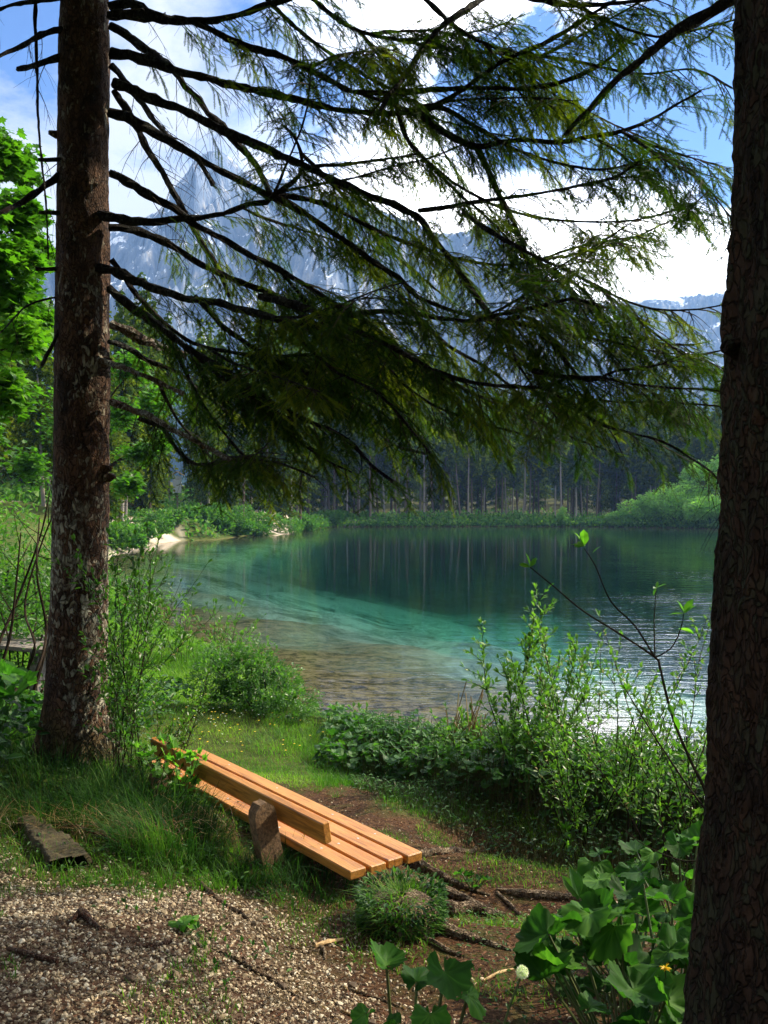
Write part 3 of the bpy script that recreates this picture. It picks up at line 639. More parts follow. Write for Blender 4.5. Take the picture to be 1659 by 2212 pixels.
TD = 5.8
spruce = empty('spruce_tree'); tag(spruce, 'big spruce with scaly lichened trunk and bare sweeping branches left of the wooden bench', 'tree')
tz = lambda y, d=TD: (HY-y)/F*d
def tx(px, d=TD): return (px-CX)/F*d
lathe_trunk(spruce, [(tx(182), TD, tz(-900), .125), (tx(183), TD, tz(0), .148), (tx(180), TD, tz(400), .156), (tx(178), TD, tz(800), .165), (tx(174), TD, tz(1200), .172), (tx(168), TD, tz(1400), .178), (tx(162), TD, tz(1580), .205), (tx(158), TD, tz(1700), .23)], flare=tz(1650))
BR = [  # points, depth at tip, r0, r1 (picture units), foliage
 ([(235,15),(280,8),(350,38),(425,50),(500,88),(560,108),(625,128),(675,155),(725,180),(760,198),(830,203),(930,195),(1030,190),(1110,192),(1180,185),(1240,168),(1305,135),(1355,95)], 5.0, 11, 4, 1),
 ([(235,35),(280,33),(350,42),(450,45),(500,35),(575,12),(640,-10),(760,-60)], 5.4, 11, 6, .8),
 ([(238,55),(270,75),(320,110),(370,145),(400,185),(430,215),(450,245),(480,270),(500,300),(530,330),(550,350),(570,390),(585,420)], 6.6, 10, 7, .3),
 ([(240,115),(280,120),(320,132),(380,152),(450,170),(500,185),(600,205),(675,225),(750,240),(830,245),(905,240),(940,230),(990,200),(1040,165),(1090,130),(1150,105),(1210,75),(1280,30),(1330,0)], 4.7, 12, 4, 1),
 ([(245,180),(280,192),(320,210),(360,225),(400,240),(450,265),(500,290),(550,310),(600,335),(650,355),(700,380),(750,400),(800,425),(850,442),(909,475),(930,510),(960,545),(995,593),(1030,643),(1070,693),(1110,738),(1150,768),(1190,803)], 4.9, 12, 6, 1),
 ([(240,140),(270,175),(300,215),(325,250),(350,280),(385,310),(430,350),(460,400)], 6.9, 8, 5, .3),
 ([(235,245),(270,250),(300,270),(350,295),(400,325),(450,355),(500,380),(540,400),(575,420),(640,450),(700,490),(760,530),(810,568),(860,600),(900,640),(960,665),(1040,690)], 5.2, 12, 5, 1),
 ([(245,195),(275,240),(300,285),(320,325),(350,370),(375,415),(400,460),(420,495),(440,530),(470,580),(495,640)], 7.2, 9, 6, .5),
 ([(240,375),(280,395),(320,420),(360,440),(390,460),(415,480),(450,500),(500,525),(540,550),(600,580),(650,610),(700,640),(740,665),(800,700),(860,750)], 5.6, 11, 5, 1),
 ([(215,465),(250,472),(300,480),(350,478),(400,472),(450,467),(500,455),(540,440),(575,435),(600,415),(630,395),(650,370),(650,330),(635,295),(615,275)], 5.3, 11, 4, .7),
 ([(235,490),(280,495),(325,510),(370,530),(400,550),(440,575),(520,610),(600,640),(680,700),(760,745),(830,800)], 6.4, 10, 4, 1),
 ([(205,578),(240,583),(280,600),(320,618),(370,635),(425,650),(475,655),(525,670),(575,683),(625,695),(675,700),(725,693),(775,678),(830,673),(890,678),(960,688),(1020,693),(1055,685),(1110,673),(1155,665),(1205,653),(1240,645),(1305,663)], 4.2, 12, 4, 1),
 ([(235,623),(265,648),(300,673),(340,703),(380,733),(425,763),(480,793),(530,828),(575,858),(625,888),(675,913),(725,933),(765,963),(800,1003),(850,1040)], 5.0, 11, 4, 1),
 ([(240,698),(280,718),(320,738),(360,753),(402,770)], 6.2, 12, 9, 0),
 ([(235,738),(280,753),(320,778),(380,803),(440,850),(500,900)], 6.6, 7, 3, .9),
 ([(200,773),(240,786),(280,798),(320,813),(360,833),(395,850)], 5.3, 7, 6, 0),
 ([(240,868),(280,883),(325,898),(365,923),(415,948),(460,973),(500,995)], 5.2, 9, 5, .15),
 ([(300,905),(350,923),(370,953),(395,983),(425,1003),(520,995),(600,1000),(680,1030)], 4.8, 6, 3, .9),
 ([(600,690),(650,733),(690,773),(725,803),(775,828),(830,863),(880,920),(930,980)], 4.6, 5, 3, 1),
 ([(560,640),(640,660),(700,683),(760,710),(830,743),(880,768),(930,798),(1005,823),(1070,833),(1140,838),(1180,838),(1220,863),(1255,888),(1290,913),(1355,933),(1430,953),(1490,988),(1535,1018),(1565,1053),(1580,1085)], 3.9, 10, 2, .9),
 ([(905,240),(950,280),(995,305),(1030,318),(1080,308),(1130,303),(1205,308),(1280,295),(1340,285),(1405,260),(1455,230),(1515,195)], 4.4, 9, 3, 1),
 ([(1030,318),(1055,370),(1080,425),(1110,480),(1130,530),(1150,590),(1160,650),(1190,700)], 4.7, 7, 4, 1),
 ([(905,455),(980,445),(1055,432),(1130,422),(1205,410),(1280,395),(1330,382),(1380,350)], 4.3, 6, 3, 1),
 ([(1045,-5),(1000,25),(950,60),(905,115),(875,165),(845,200),(820,240)], 4.4, 8, 4, .8),
 ([(1080,-20),(1155,-2),(1230,10),(1280,10),(1380,0),(1480,-20)], 4.2, 8, 4, .8),
 ([(915,240),(950,230),(1005,260),(1055,290),(1110,320),(1180,345),(1245,360),(1310,365),(1420,340)], 4.4, 6, 2, 1),
 ([(1345,285),(1405,325),(1455,355),(1505,385),(1540,420),(1570,460),(1595,490)], 4.0, 4, 2, .8),
 ([(1000,460),(1060,500),(1155,553),(1230,588),(1305,628),(1370,658),(1430,670),(1505,668),(1555,660)], 4.0, 6, 2, 1),
 ([(1070,700),(1150,690),(1255,818),(1330,803),(1405,793),(1480,773),(1555,758)], 3.9, 6, 2, 1),
 ([(1150,800),(1220,815),(1295,818),(1380,833),(1455,840),(1530,843),(1585,853)], 3.8, 6, 2, 1),
 ([(1080,760),(1240,848),(1320,868),(1420,868),(1500,873),(1580,880)], 4.3, 5, 2, 1),
 ([(1110,673),(1150,638),(1195,600)], 4.4, 4, 2, .6),
 ([(650,365),(700,358),(750,355),(830,345),(900,333)], 5.2, 5, 3, .8),
 ([(560,-20),(640,60),(720,120),(800,170),(860,200)], 5.6, 6, 3, 1),
 ([(640,-30),(760,60),(880,90),(1000,110),(1120,120),(1220,150)], 5.2, 6, 3, 1),
 ([(900,-20),(1000,70),(1100,110),(1230,130),(1380,160),(1500,150),(1580,190)], 4.6, 6, 2, 1),
 ([(1200,-20),(1300,40),(1420,80),(1520,60),(1600,40)], 4.2, 6, 2, 1),
 ([(650,330),(740,420),(820,520),(900,590),(960,640)], 5.8, 5, 3, .9),
 ([(850,200),(880,300),(960,380),(1060,440),(1160,470),(1300,480),(1400,470),(1500,440)], 4.9, 6, 2, 1),
 ([(600,420),(700,440),(800,490),(900,530),(1000,560),(1120,570),(1260,530),(1380,510)], 5.3, 7, 2, 1),
 ([(1150,560),(1250,620),(1330,700),(1420,740),(1500,745)], 4.3, 5, 2, 1),
 ([(420,640),(500,720),(600,780),(700,820),(780,900),(850,960),(920,980)], 5.6, 7, 3, 1),
 ([(450,780),(540,850),(620,930),(700,990),(760,1020)], 5.3, 6, 2, 1),
 ([(380,760),(430,860),(480,930),(540,1000),(580,1040)], 5.7, 6, 2, 1),
 ([(340,820),(380,900),(430,960),(470,1010)], 6.2, 5, 2, 1),
 ([(700,700),(800,760),(900,850),(1000,900),(1100,930),(1180,950)], 4.9, 6, 2, 1),
 ([(860,640),(960,740),(1060,800),(1180,900),(1260,940)], 5.2, 6, 2, 1),
 ([(240,560),(300,640),(360,700),(420,740),(500,760),(600,770),(720,760)], 6.0, 7, 3, 1),
]
PALE = {13: 'branch_pale', 15: 'branch_pale', 16: 'branch_pale'}
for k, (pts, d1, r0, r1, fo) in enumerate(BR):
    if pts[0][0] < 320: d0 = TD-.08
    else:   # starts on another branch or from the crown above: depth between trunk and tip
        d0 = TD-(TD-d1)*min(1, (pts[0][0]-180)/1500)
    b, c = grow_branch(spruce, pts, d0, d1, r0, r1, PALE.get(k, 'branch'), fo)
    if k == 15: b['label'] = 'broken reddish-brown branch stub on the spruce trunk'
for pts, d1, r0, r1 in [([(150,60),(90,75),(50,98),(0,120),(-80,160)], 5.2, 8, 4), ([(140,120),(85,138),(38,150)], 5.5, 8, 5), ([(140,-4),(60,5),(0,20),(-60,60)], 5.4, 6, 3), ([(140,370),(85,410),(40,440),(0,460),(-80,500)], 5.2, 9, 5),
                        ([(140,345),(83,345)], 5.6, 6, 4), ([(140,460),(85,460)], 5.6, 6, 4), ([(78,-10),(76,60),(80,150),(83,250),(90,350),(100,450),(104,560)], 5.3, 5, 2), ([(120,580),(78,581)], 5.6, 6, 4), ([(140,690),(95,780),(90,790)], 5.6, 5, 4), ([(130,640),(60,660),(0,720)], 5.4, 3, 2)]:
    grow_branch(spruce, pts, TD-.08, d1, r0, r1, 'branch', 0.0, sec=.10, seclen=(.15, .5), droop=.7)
srcs = [(c, fo) for c, fo, _ in ALLC[:48] if fo >= .7 and len(c) > 30]; made = 0
for tries in range(4000):
    if made >= 40: break
    c, fo = random.choice(srcs); q = random.randint(len(c)//4, len(c)-4); o = c[q]; w = dens((o+[.25, 0, -.15])[None])[0]
    if random.random() > w**2: continue
    tg = nrm(c[q+2]-c[q]); sd_ = nrm(np.cross(tg, (0, 0, 1))); d = nrm(tg*.9+sd_*random.choice((-1, 1))*random.uniform(.25, .8)+np.array([0, 0, random.uniform(-.45, .12)])); l = random.uniform(.6, 1.5); p3 = [o]
    for y in range(5): d = nrm(d+(rng.random(3)-.5)*.25+[0, 0, .02]); p3.append(p3[-1]+d*l/5)
    e3 = p3[-1]
    if dens(e3[None])[0] < .35 or not (3.2 < e3[1] < 8.0) or e3[0]/e3[1]*F+CX > 1640 or HY-e3[2]/e3[1]*F > 980: continue
    grow_branch(spruce, [(x/y*F+CX, HY-z/y*F) for x, y, z in p3], o[1], e3[1], 4.2, 1.6, 'branch', 1, start=.05); made += 1
# snags and knobs on the trunk
Kn = Acc()
for (px, py) in ((120, 290), (232, 1012), (240, 1030), (232, 778), (128, 745)):
    o = P(px, py, TD-.05); s = 1 if px > 180 else -1; tube(Kn, [o-[s*.04, 0, 0], o, o+[s*.03, -.03, .0]], [.03, .026, .012], 8, .25)
Kn.build('knot', M['bark'], spruce)
relocate(spruce, (tx(160), TD, tz(1650))); spruce.location = (tx(160), TD, tz(1650))

def upper_crown(parent, cx, cy, z0, z1, Rm, n):
    """the tree goes on above the picture: boughs in layers round the trunk"""
    a = Acc(); z = z0+(z1-z0)*rng.random(n)**1.2; lay = np.floor(z/.55); z = lay*.55+rng.random(n)*.16; an = np.floor(rng.random(n)*9)/9*6.283+hsh(lay, lay*0, lay*0, 5)*6+rng.normal(0, .16, n)
    q = (z-z0)/(z1-z0); u = rng.random(n)**.6; r = u*Rm*(1-np.clip(q, 0, 1)*.8); p = np.stack([cx+np.cos(an)*r, cy+np.sin(an)*r, z-.25*r*u*.6], 1)
    ok = (p[:, 1] < .2) | (p[:, 2] > p[:, 1]*.60+.25); ok &= np.hypot(p[:, 0]-0, p[:, 1]) > 2.0; p, an = p[ok], an[ok]; n = len(p)
    d = nrm(np.stack([np.cos(an), np.sin(an), -.5+0*an], 1)+rng.standard_normal((n, 3))*.5); a.inst(TUFT[0]*[.5, 1, 1], TUFT[1], frames(d, (0, 0, 1), (rng.random(n)-.5))*rng.uniform(.14, .30, n)[:, None, None], p); return a.build('upper_crown', M['fir_far'], parent)
upper_crown(spruce, -1.9, TD, 3.4, 13, 4.2, 17000)
relocate(spruce, (tx(160), TD, tz(1650)))
# right trunk, close to the camera
rt = empty('conifer_trunk_tree'); tag(rt, 'dark rough trunk close by at the right edge, with one thick bough overhead', 'tree')
RD = 2.25
rx_ = lambda y: float(np.interp(y, [-900, 0, 500, 1100, 1500, 1800, 2000, 2212, 2700], [1640, 1602, 1592, 1575, 1548, 1536, 1515, 1500, 1440]))
ctr = 1880
lathe_trunk(rt, [((ctr-CX)/F*RD, RD, (HY-y)/F*RD, (ctr-rx_(y))/F*RD*.985) for y in (-1300, 0, 500, 1100, 1500, 1800, 2000, 2212, 2700)], 240, 'bark_dark', 560, .014)
grow_branch(rt, [(1700,-160),(1640,-60),(1580,-5),(1530,30),(1465,65),(1420,100),(1375,140),(1330,175),(1290,220),(1255,255),(1220,290)], 2.6, 3.6, 20, 5, 'branch', .25, sec=.2)
Kn = Acc(); o = P(1590, 752, RD); tube(Kn, [o+[.05, 0, 0], o, o-[.035, .02, .0]], [.03, .024, .015], 9, .25)
Kn.build('knot', M['bark_dark'], rt); upper_crown(rt, 1.18, RD, 2.2, 12, 3.4, 13000)
relocate(rt, ((ctr-CX)/F*RD, RD, -1.66)); rt.location = ((ctr-CX)/F*RD, RD, -1.66)

# ------------------------------------------------------------------ bench
def bm_box(acc, x0, x1, y0, y1, z0, z1, bev=.006, nx=1):
    """box with chamfered long edges, built along local x"""
    b = bev; sec = [(y0+b, z0), (y1-b, z0), (y1, z0+b), (y1, z1-b), (y1-b, z1), (y0+b, z1), (y0, z1-b), (y0, z0+b)]
    n = 8; inner = [((y0+y1)/2+(y-(y0+y1)/2)*(1-2*b/(y1-y0)), (z0+z1)/2+(z-(z0+z1)/2)*(1-2*b/(z1-z0))) for y, z in sec]
    V = [(x0, y, z) for y, z in inner]+[(x0+b, y, z) for y, z in sec]+[(x1-b, y, z) for y, z in sec]+[(x1, y, z) for y, z in inner]
    Fq = []
    for r in range(3):
        for k in range(n): Fq.append((r*n+k, r*n+(k+1) % n, (r+1)*n+(k+1) % n, (r+1)*n+k))
    Vn = len(V); acc.add(V, Fq)
    V = np.array(V); acc.add(V[:8], [(7, 6, 5, 4), (7, 4, 3, 0), (0, 3, 2, 1)]); acc.add(V[24:], [(4, 5, 6, 7), (0, 3, 4, 7), (1, 2, 3, 0)])
zs = -1.65
u_ang = math.atan2(.797, -.604)
bench = empty('park_bench', (-.132, 4.146, zs-.30), u_ang); tag(bench, 'orange-brown plank bench with a low backrest on a rough concrete post, seen from behind', 'bench')
def part(a, name, mat, parent, **k): return a.build(name, mat, parent, **k)
zt = .30   # seat top above bench origin
for k in range(4):
    a = Acc(); y1 = -k*.107; bm_box(a, .035-.01*(k % 2), 2.36, y1-.092, y1, zt-.043, zt, .005); o = part(a, 'seat_plank', M['wood'], bench)
a = Acc(); bm_box(a, 0, 1.95, -.020, .020, -.05, .05, .005); bk = part(a, 'backrest', M['wood'], bench); bk.location = (.15, .045, zt+.15); bk.rotation_euler = (math.radians(-9), 0, 0)
def post(x, hh, w=.115, th=.07):
    a = Acc(); sec = [(-w/2, 0), (w/2, 0)]+[(w/2*math.cos(t), hh-w/2+w/2*math.sin(t)) for t in np.linspace(0, math.pi, 10)]
    n = len(sec); rows = []
    rz = np.linspace(0, 1, 22)
    # stacked rings so that the surface can be rough
    V = []; m = 28
    for r in rz:
        z = r*(hh); half = w/2 if z < hh-w/2 else math.sqrt(max(0.0004, (w/2)**2-(z-(hh-w/2))**2))
        for k in range(m):
            t = k/m*4; e = int(t); f_ = t-e
            X, Y = [(-th/2+th*f_, -half), (th/2, -half+2*half*f_), (th/2-th*f_, half), (-th/2, half-2*half*f_)][e]
            V.append((X, Y, z))
    V = np.array(V); V += (fbm(V*60, 3, 4)[:, None]-.5)*[.005, .005, .006]
    i = np.arange(21)[:, None]*m; j = np.arange(m)[None]; j2 = (j+1) % m
    a.add(V, np.stack([i+j, i+j2, i+m+j2, i+m+j], 2).reshape(-1, 4)); a.add(V[-m:], [tuple(range(m))])
    o = part(a, 'post', M['concrete'], bench); o.location = (x, .045, -.10); o.rotation_euler = (math.radians(-11), 0, 0); return o
post(.56, .62); post(1.85, .46)
for x in (.70, 1.85):
    a = Acc(); bm_box(a, x-.04, x+.04, -.42, .0, zt-.11, zt-.046, .006); part(a, 'seat_support', M['concrete'], bench)
    a = Acc(); bm_box(a, x-.04, x+.04, -.33, -.22, -.5, zt-.112, .006); part(a, 'front_post', M['concrete'], bench)
a = Acc()
for x in (.35, .72, 1.3, 1.9):
    for k in range(4):
        c = np.array([x, -k*.107-.046+random.uniform(-.01, .01), zt]); tube(a, [c-[0, 0, .004], c+[0, 0, .0012]], [.007, .006], 8)
part(a, 'bolt_heads', M['metal'], bench)

# weathered table at the left and far benches
def picnic(loc, rz, label, s=1.0, roof=False):
    e = empty('picnic_table', loc, rz); tag(e, label, 'table')
    for k in range(5):
        a = Acc(); bm_box(a, -.9*s, .9*s, (-.36+k*.15)*s, (-.22+k*.15)*s, .70*s, .74*s, .005); part(a, 'table_plank', M['grey_wood'], e)
    for x in (-.6*s, .6*s):
        a = Acc(); bm_box(a, x-.05*s, x+.05*s, -.3*s, .3*s, 0, .696*s, .005); part(a, 'leg', M['grey_wood'], e)
    return e
p = P(55, 1385, 9.5); picnic((p[0]-.1, p[1], p[2]-.72), math.radians(-28), 'weathered grey plank table behind the twigs left of the big spruce trunk')
def far_bench(px, py, d, w, label, name='park_bench'):
    p = P(px, py, d); g = Hs(p[0], p[1]); e = empty(name, (p[0], p[1], g), random.uniform(-.2, .2)); tag(e, label, 'bench')
    for k in range(2):
        a = Acc(); bm_box(a, -w/2, w/2, -.2+.22*k, 0+.22*k-.02, .42, .47); part(a, 'seat_plank', M['chip'] if 'pale' in label else M['grey_wood'], e)
    a = Acc(); bm_box(a, -w/2, w/2, .26, .30, .68, .84); part(a, 'backrest', M['chip'] if 'pale' in label else M['grey_wood'], e)
    for x in (-w*.35, w*.35):
        a = Acc(); bm_box(a, x-.05, x+.05, -.18, .25, 0, .416); part(a, 'leg', M['grey_wood'], e)
        a = Acc(); bm_box(a, x-.05, x+.05, .304, .36, 0, .8); part(a, 'leg', M['grey_wood'], e)
# the air between here and the mountains
hb = Acc(); v = [(x, y, z) for z in (-14, 520) for y in (-2500, 2500) for x in (-2500, 2500)]
hb.add(v, [(0, 2, 3, 1), (4, 5, 7, 6), (0, 1, 5, 4), (2, 6, 7, 3), (0, 4, 6, 2), (1, 3, 7, 5)])
hm = bpy.data.materials.new('air'); hm.use_nodes = True; nt = hm.node_tree; nt.nodes.clear()
pv = N(nt, 'ShaderNodeVolumePrincipled', i_Density=0.00028, i_Anisotropy=0.2); pv.inputs['Color'].default_value = (0.28, 0.52, 1.0, 1); ho = N(nt, 'ShaderNodeOutputMaterial'); nt.links.new(pv.outputs[0], ho.inputs['Volume'])
tag(hb.build('haze', hm), kind='stuff')

#--PART3--
# ------------------------------------------------------------------ ground litter, gravel, stones
def in_view(x, y, pad=80): px = x/np.maximum(y, .2)*F+CX; return (px > -pad) & (px < 1659+pad) & (y > .5)
ICO_V, ICO_F = [], []
_t = (1+5**.5)/2
ICO_V = nrm(np.array([(-1, _t, 0), (1, _t, 0), (-1, -_t, 0), (1, -_t, 0), (0, -1, _t), (0, 1, _t), (0, -1, -_t), (0, 1, -_t), (_t, 0, -1), (_t, 0, 1), (-_t, 0, -1), (-_t, 0, 1)], float))
ICO_F = np.array([(0, 11, 5), (0, 5, 1), (0, 1, 7), (0, 7, 10), (0, 10, 11), (1, 5, 9), (5, 11, 4), (11, 10, 2), (10, 7, 6), (7, 1, 8), (3, 9, 4), (3, 4, 2), (3, 2, 6), (3, 6, 8), (3, 8, 9), (4, 9, 5), (2, 4, 11), (6, 2, 10), (8, 6, 7), (9, 8, 1)])
def stones(acc, n, poly, smin, smax, box, dark=0.0, powr=3.0, invert=False):
    x = rng.uniform(box[0], box[1], n*3); y = rng.uniform(box[2], box[3], n*3)
    ok = (poly_sd(x, y, poly)+(fbm(xyz(x*2.5, y*2.5), 4, 21)-.5)*.5 < 0.45*rng.random(n*3)**3) & in_view(x, y, 420) & (y > 2.2)
    cl = fbm(xyz(x*3.2, y*3.2), 3, 41); ok &= rng.random(n*3) < np.clip((cl-.16)*3.8, .3, 1)
    x, y = x[ok][:n], y[ok][:n]; z = H(x, y); n = len(x)
    s = smin+(smax-smin)*rng.random(n)**powr
    for q in range(5):
        w = np.arange(n) % 5 == q; T = ICO_V*(1+.28*np.random.default_rng(q+5).standard_normal((12, 1)))*[1, .75, .55]
        R = frames(nrm(rng.standard_normal((w.sum(), 3))*[1, 1, .35]), (0, 0, 1), (rng.random(w.sum())-.5)*1.2)*s[w][:, None, None]
        acc.inst(T, ICO_F, R, np.stack([x[w], y[w], z[w]+s[w]*.12], 1), np.clip(rng.random(w.sum())*(1-dark)*.92+.14, 0, 1))
a = Acc(); stones(a, 45000, GRAVEL, .0022, .0105, (-3.3, .5, 2.3, 4.9), .0, 2.4); tag(a.build('gravel', M['stone']), kind='stuff')
a = Acc(); stones(a, 260, GRAVEL, .012, .022, (-2.6, .3, 2.5, 4.7), 0, 2.0); tag(a.build('pebbles', M['stone']), kind='stuff')
a = Acc(); stones(a, 2600, LITTER, .004, .010, (-.8, 2.2, 2.3, 6.5), .25, 2); tag(a.build('scattered_stones', M['stone']), kind='stuff')
# bits of bark, dry leaves and cones
a = Acc(); n = 15000
x = rng.uniform(-1.4, 2.4, n); y = rng.uniform(2.3, 7.2, n); ok = (poly_sd(x, y, LITTER)+(fbm(xyz(x*2.5, y*2.5), 4, 21)-.5)*.9 < .15) & in_view(x, y); x, y = x[ok], y[ok]; n = len(x)
R = frames(nrm(rng.standard_normal((n, 3))*[1, 1, .25]), (0, 0, 1), (rng.random(n)-.5)*1.5)*(.008+.02*rng.random(n)**2)[:, None, None]*np.array([1, 1.3, 2.0])[None, None, :]
a.inst(NARROW[0], NARROW[1], R, np.stack([x, y, H(x, y)+.006], 1))
x = rng.uniform(-2.4, .4, 2600); y = rng.uniform(2.5, 4.6, 2600); ok = poly_sd(x, y, GRAVEL) < .1; x, y = x[ok], y[ok]; n = len(x)
a.inst(NARROW[0], NARROW[1], frames(nrm(rng.standard_normal((n, 3))*[1, 1, .2]), (0, 0, 1), (rng.random(n)-.5))*(.008+.014*rng.random(n))[:, None, None], np.stack([x, y, H(x, y)+.012], 1), rng.random(n)*.7)
tag(a.build('leaf_litter', M['litter']), kind='stuff')

# ------------------------------------------------------------------ grass
def scatter(n, box, cond): 
    x = rng.uniform(box[0], box[1], n); y = rng.uniform(box[2], box[3], n); ok = cond(x, y) & in_view(x, y); return x[ok], y[ok]
def not_bare(x, y, m=0.0):
    wob = (fbm(xyz(x*2.5, y*2.5), 4, 21)-.5)*.9
    return (poly_sd(x, y, GRAVEL)+wob*.55 > m) & (poly_sd(x, y, LITTER)+wob > m) & (poly_sd(x, y, LK) > .12)
a = Acc()
x, y = scatter(210000, (-4.5, 3.0, 3.0, 11), lambda x, y: not_bare(x, y) & (rng.random(len(x)) < np.clip((fbm(xyz(x*1.8, y*1.8), 3, 55)-.25)*2.6, .2, 1)))
path = poly_sd(x, y, np.array([(-1.6, 7.0), (-.6, 6.6), (-.9, 8.2), (-2.0, 10.4), (-3.4, 12.5), (-4.2, 12.0), (-2.9, 9.6)])) < .15
n = len(x); h = (.035+.09*rng.random(n)**1.5)*np.where(path, .42, 1)*(1+.8*(fbm(xyz(x*1.1, y*1.1), 2, 66)-.4))
tone = np.clip(fbm(xyz(x*.9, y*.9), 3, 90)*1.3-.25+(rng.random(n)-.5)*.5+path*.35, 0, 1)
blade_set(a, np.stack([x, y, H(x, y)-.004], 1), h, .2+.9*rng.random(n), .0035+.003*rng.random(n), 2, tone)
x, y = scatter(170000, (-9, .5, 11, 21), lambda x, y: (poly_sd(x, y, LK) > .1))
n = len(x); blade_set(a, np.stack([x, y, H(x, y)-.01], 1), .07+.14*rng.random(n)**1.3, .2+.8*rng.random(n), .008+.006*rng.random(n), 2, np.clip(fbm(xyz(x*.5, y*.5), 3, 90)*1.3-.1+(rng.random(n)-.5)*.4, 0, 1))
tag(a.build('grass', M['grass']), kind='stuff')
a = Acc()   # sparse grass in the litter and gravel
x, y = scatter(60000, (-2.2, 2.6, 2.4, 6.8), lambda x, y: (fbm(xyz(x*3, y*3), 3, 44) > .57) & (poly_sd(x, y, LK) > .1)); n = len(x)
blade_set(a, np.stack([x, y, H(x, y)-.004], 1), .02+.05*rng.random(n)**1.6, .3+.9*rng.random(n), .003+.002*rng.random(n), 2)
tag(a.build('sparse_grass', M['grass']), kind='stuff')
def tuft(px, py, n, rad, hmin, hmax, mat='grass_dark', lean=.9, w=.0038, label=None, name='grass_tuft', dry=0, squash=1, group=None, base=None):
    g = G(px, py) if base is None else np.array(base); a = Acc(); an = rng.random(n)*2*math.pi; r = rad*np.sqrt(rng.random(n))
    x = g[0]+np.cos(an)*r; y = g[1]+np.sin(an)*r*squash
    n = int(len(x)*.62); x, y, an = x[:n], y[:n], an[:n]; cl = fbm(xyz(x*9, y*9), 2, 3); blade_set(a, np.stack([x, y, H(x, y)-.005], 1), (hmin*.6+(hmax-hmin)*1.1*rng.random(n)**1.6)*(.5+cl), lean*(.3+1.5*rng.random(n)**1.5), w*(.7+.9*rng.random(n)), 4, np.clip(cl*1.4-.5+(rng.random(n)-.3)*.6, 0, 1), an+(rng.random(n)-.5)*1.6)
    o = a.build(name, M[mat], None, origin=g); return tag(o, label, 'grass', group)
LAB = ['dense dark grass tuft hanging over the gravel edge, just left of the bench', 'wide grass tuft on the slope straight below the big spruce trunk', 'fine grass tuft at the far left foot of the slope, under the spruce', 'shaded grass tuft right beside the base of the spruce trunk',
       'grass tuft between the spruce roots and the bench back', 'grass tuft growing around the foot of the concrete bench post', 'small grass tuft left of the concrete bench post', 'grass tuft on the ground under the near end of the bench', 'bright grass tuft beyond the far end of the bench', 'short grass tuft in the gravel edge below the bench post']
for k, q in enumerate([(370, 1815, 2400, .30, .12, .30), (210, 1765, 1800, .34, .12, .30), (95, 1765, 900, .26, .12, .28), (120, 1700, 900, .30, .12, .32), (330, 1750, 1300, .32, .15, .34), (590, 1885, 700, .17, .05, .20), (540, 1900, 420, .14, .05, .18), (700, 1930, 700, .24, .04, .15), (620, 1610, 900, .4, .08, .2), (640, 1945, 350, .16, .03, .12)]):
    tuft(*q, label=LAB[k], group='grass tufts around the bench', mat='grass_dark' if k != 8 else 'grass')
a = Acc(); n = 520; g0 = G(230, 1800); x = g0[0]+rng.normal(0, .35, n); y = g0[1]+rng.normal(0, .10, n)
blade_set(a, np.stack([x, y, H(x, y)], 1), .05+.14*rng.random(n), .9+.9*rng.random(n), .003+.002*rng.random(n), 3, None, None); tag(a.build('dry_grass', M['straw']), kind='stuff')
# flowers on the path
for name, mat, n, sz in (('daisies', 'white', 190, .010), ('buttercups', 'yellow', 60, .012)):
    a = Acc(); k = 0
    while k < n:
        g = G(random.gauss(470, 60) if name == 'daisies' else random.choice([random.gauss(430, 35), random.uniform(420, 700)]), random.gauss(1510, 45) if name == 'daisies' else random.gauss(1585, 40))
        if poly_sd(g[0:1], g[1:2], LK)[0] < .1: continue
        c = g+[0, 0, random.uniform(.05, .12)]; tube(a, [g, c], .001, 3, cap=False, mat=1)
        R = frames([nrm(rng.standard_normal(3)*[.4, .4, .2]+[0, 0, 0])], (0, 0, 1))
        for q in range(6):
            t = q/6*6.283; d = np.array([math.cos(t), math.sin(t), .25]); a.inst(NARROW[0]*[2.0, 1, 1], NARROW[1], frames([d])*sz, c[None])
        k += 1
    tag(a.build(name, [M[mat], M['stem']]), kind='stuff')

# ------------------------------------------------------------------ roots, sticks, slab, stump mound
def ground_tube(pts, r, name, mat, label, cat, sink=.3, rise=None, rough=.18, group=None, seg=9):
    g = np.array([G(*p) for p in pts]); c = cat_rom(g[:, :2], .02); z = H(c[:, 0], c[:, 1]); k = np.ones(7)/7; z = np.convolve(np.pad(z, 3, 'edge'), k, 'valid')
    n = len(c); t = np.linspace(0, 1, n); rr_ = np.interp(t, np.linspace(0, 1, len(r)), r)*((.5 if pts[0][0] < 800 else 1.2) if cat == 'root' else .8)
    wob = (fbm(np.stack([t*n*.08, t*0+pts[0][0], t*0], 1), 3, 5)-.5)
    P3 = np.column_stack([c[:, 0]+wob*.02, c[:, 1], z+rr_*(1-sink*1.2)+wob*rr_*1.2])
    if rise: P3[:, 2] += rise*np.sin(t*math.pi)
    a = Acc(); tube(a, P3, rr_, seg, rough); o = a.build(name, M[mat], None, smooth=False, origin=P3[0]); return tag(o, label, cat, group)
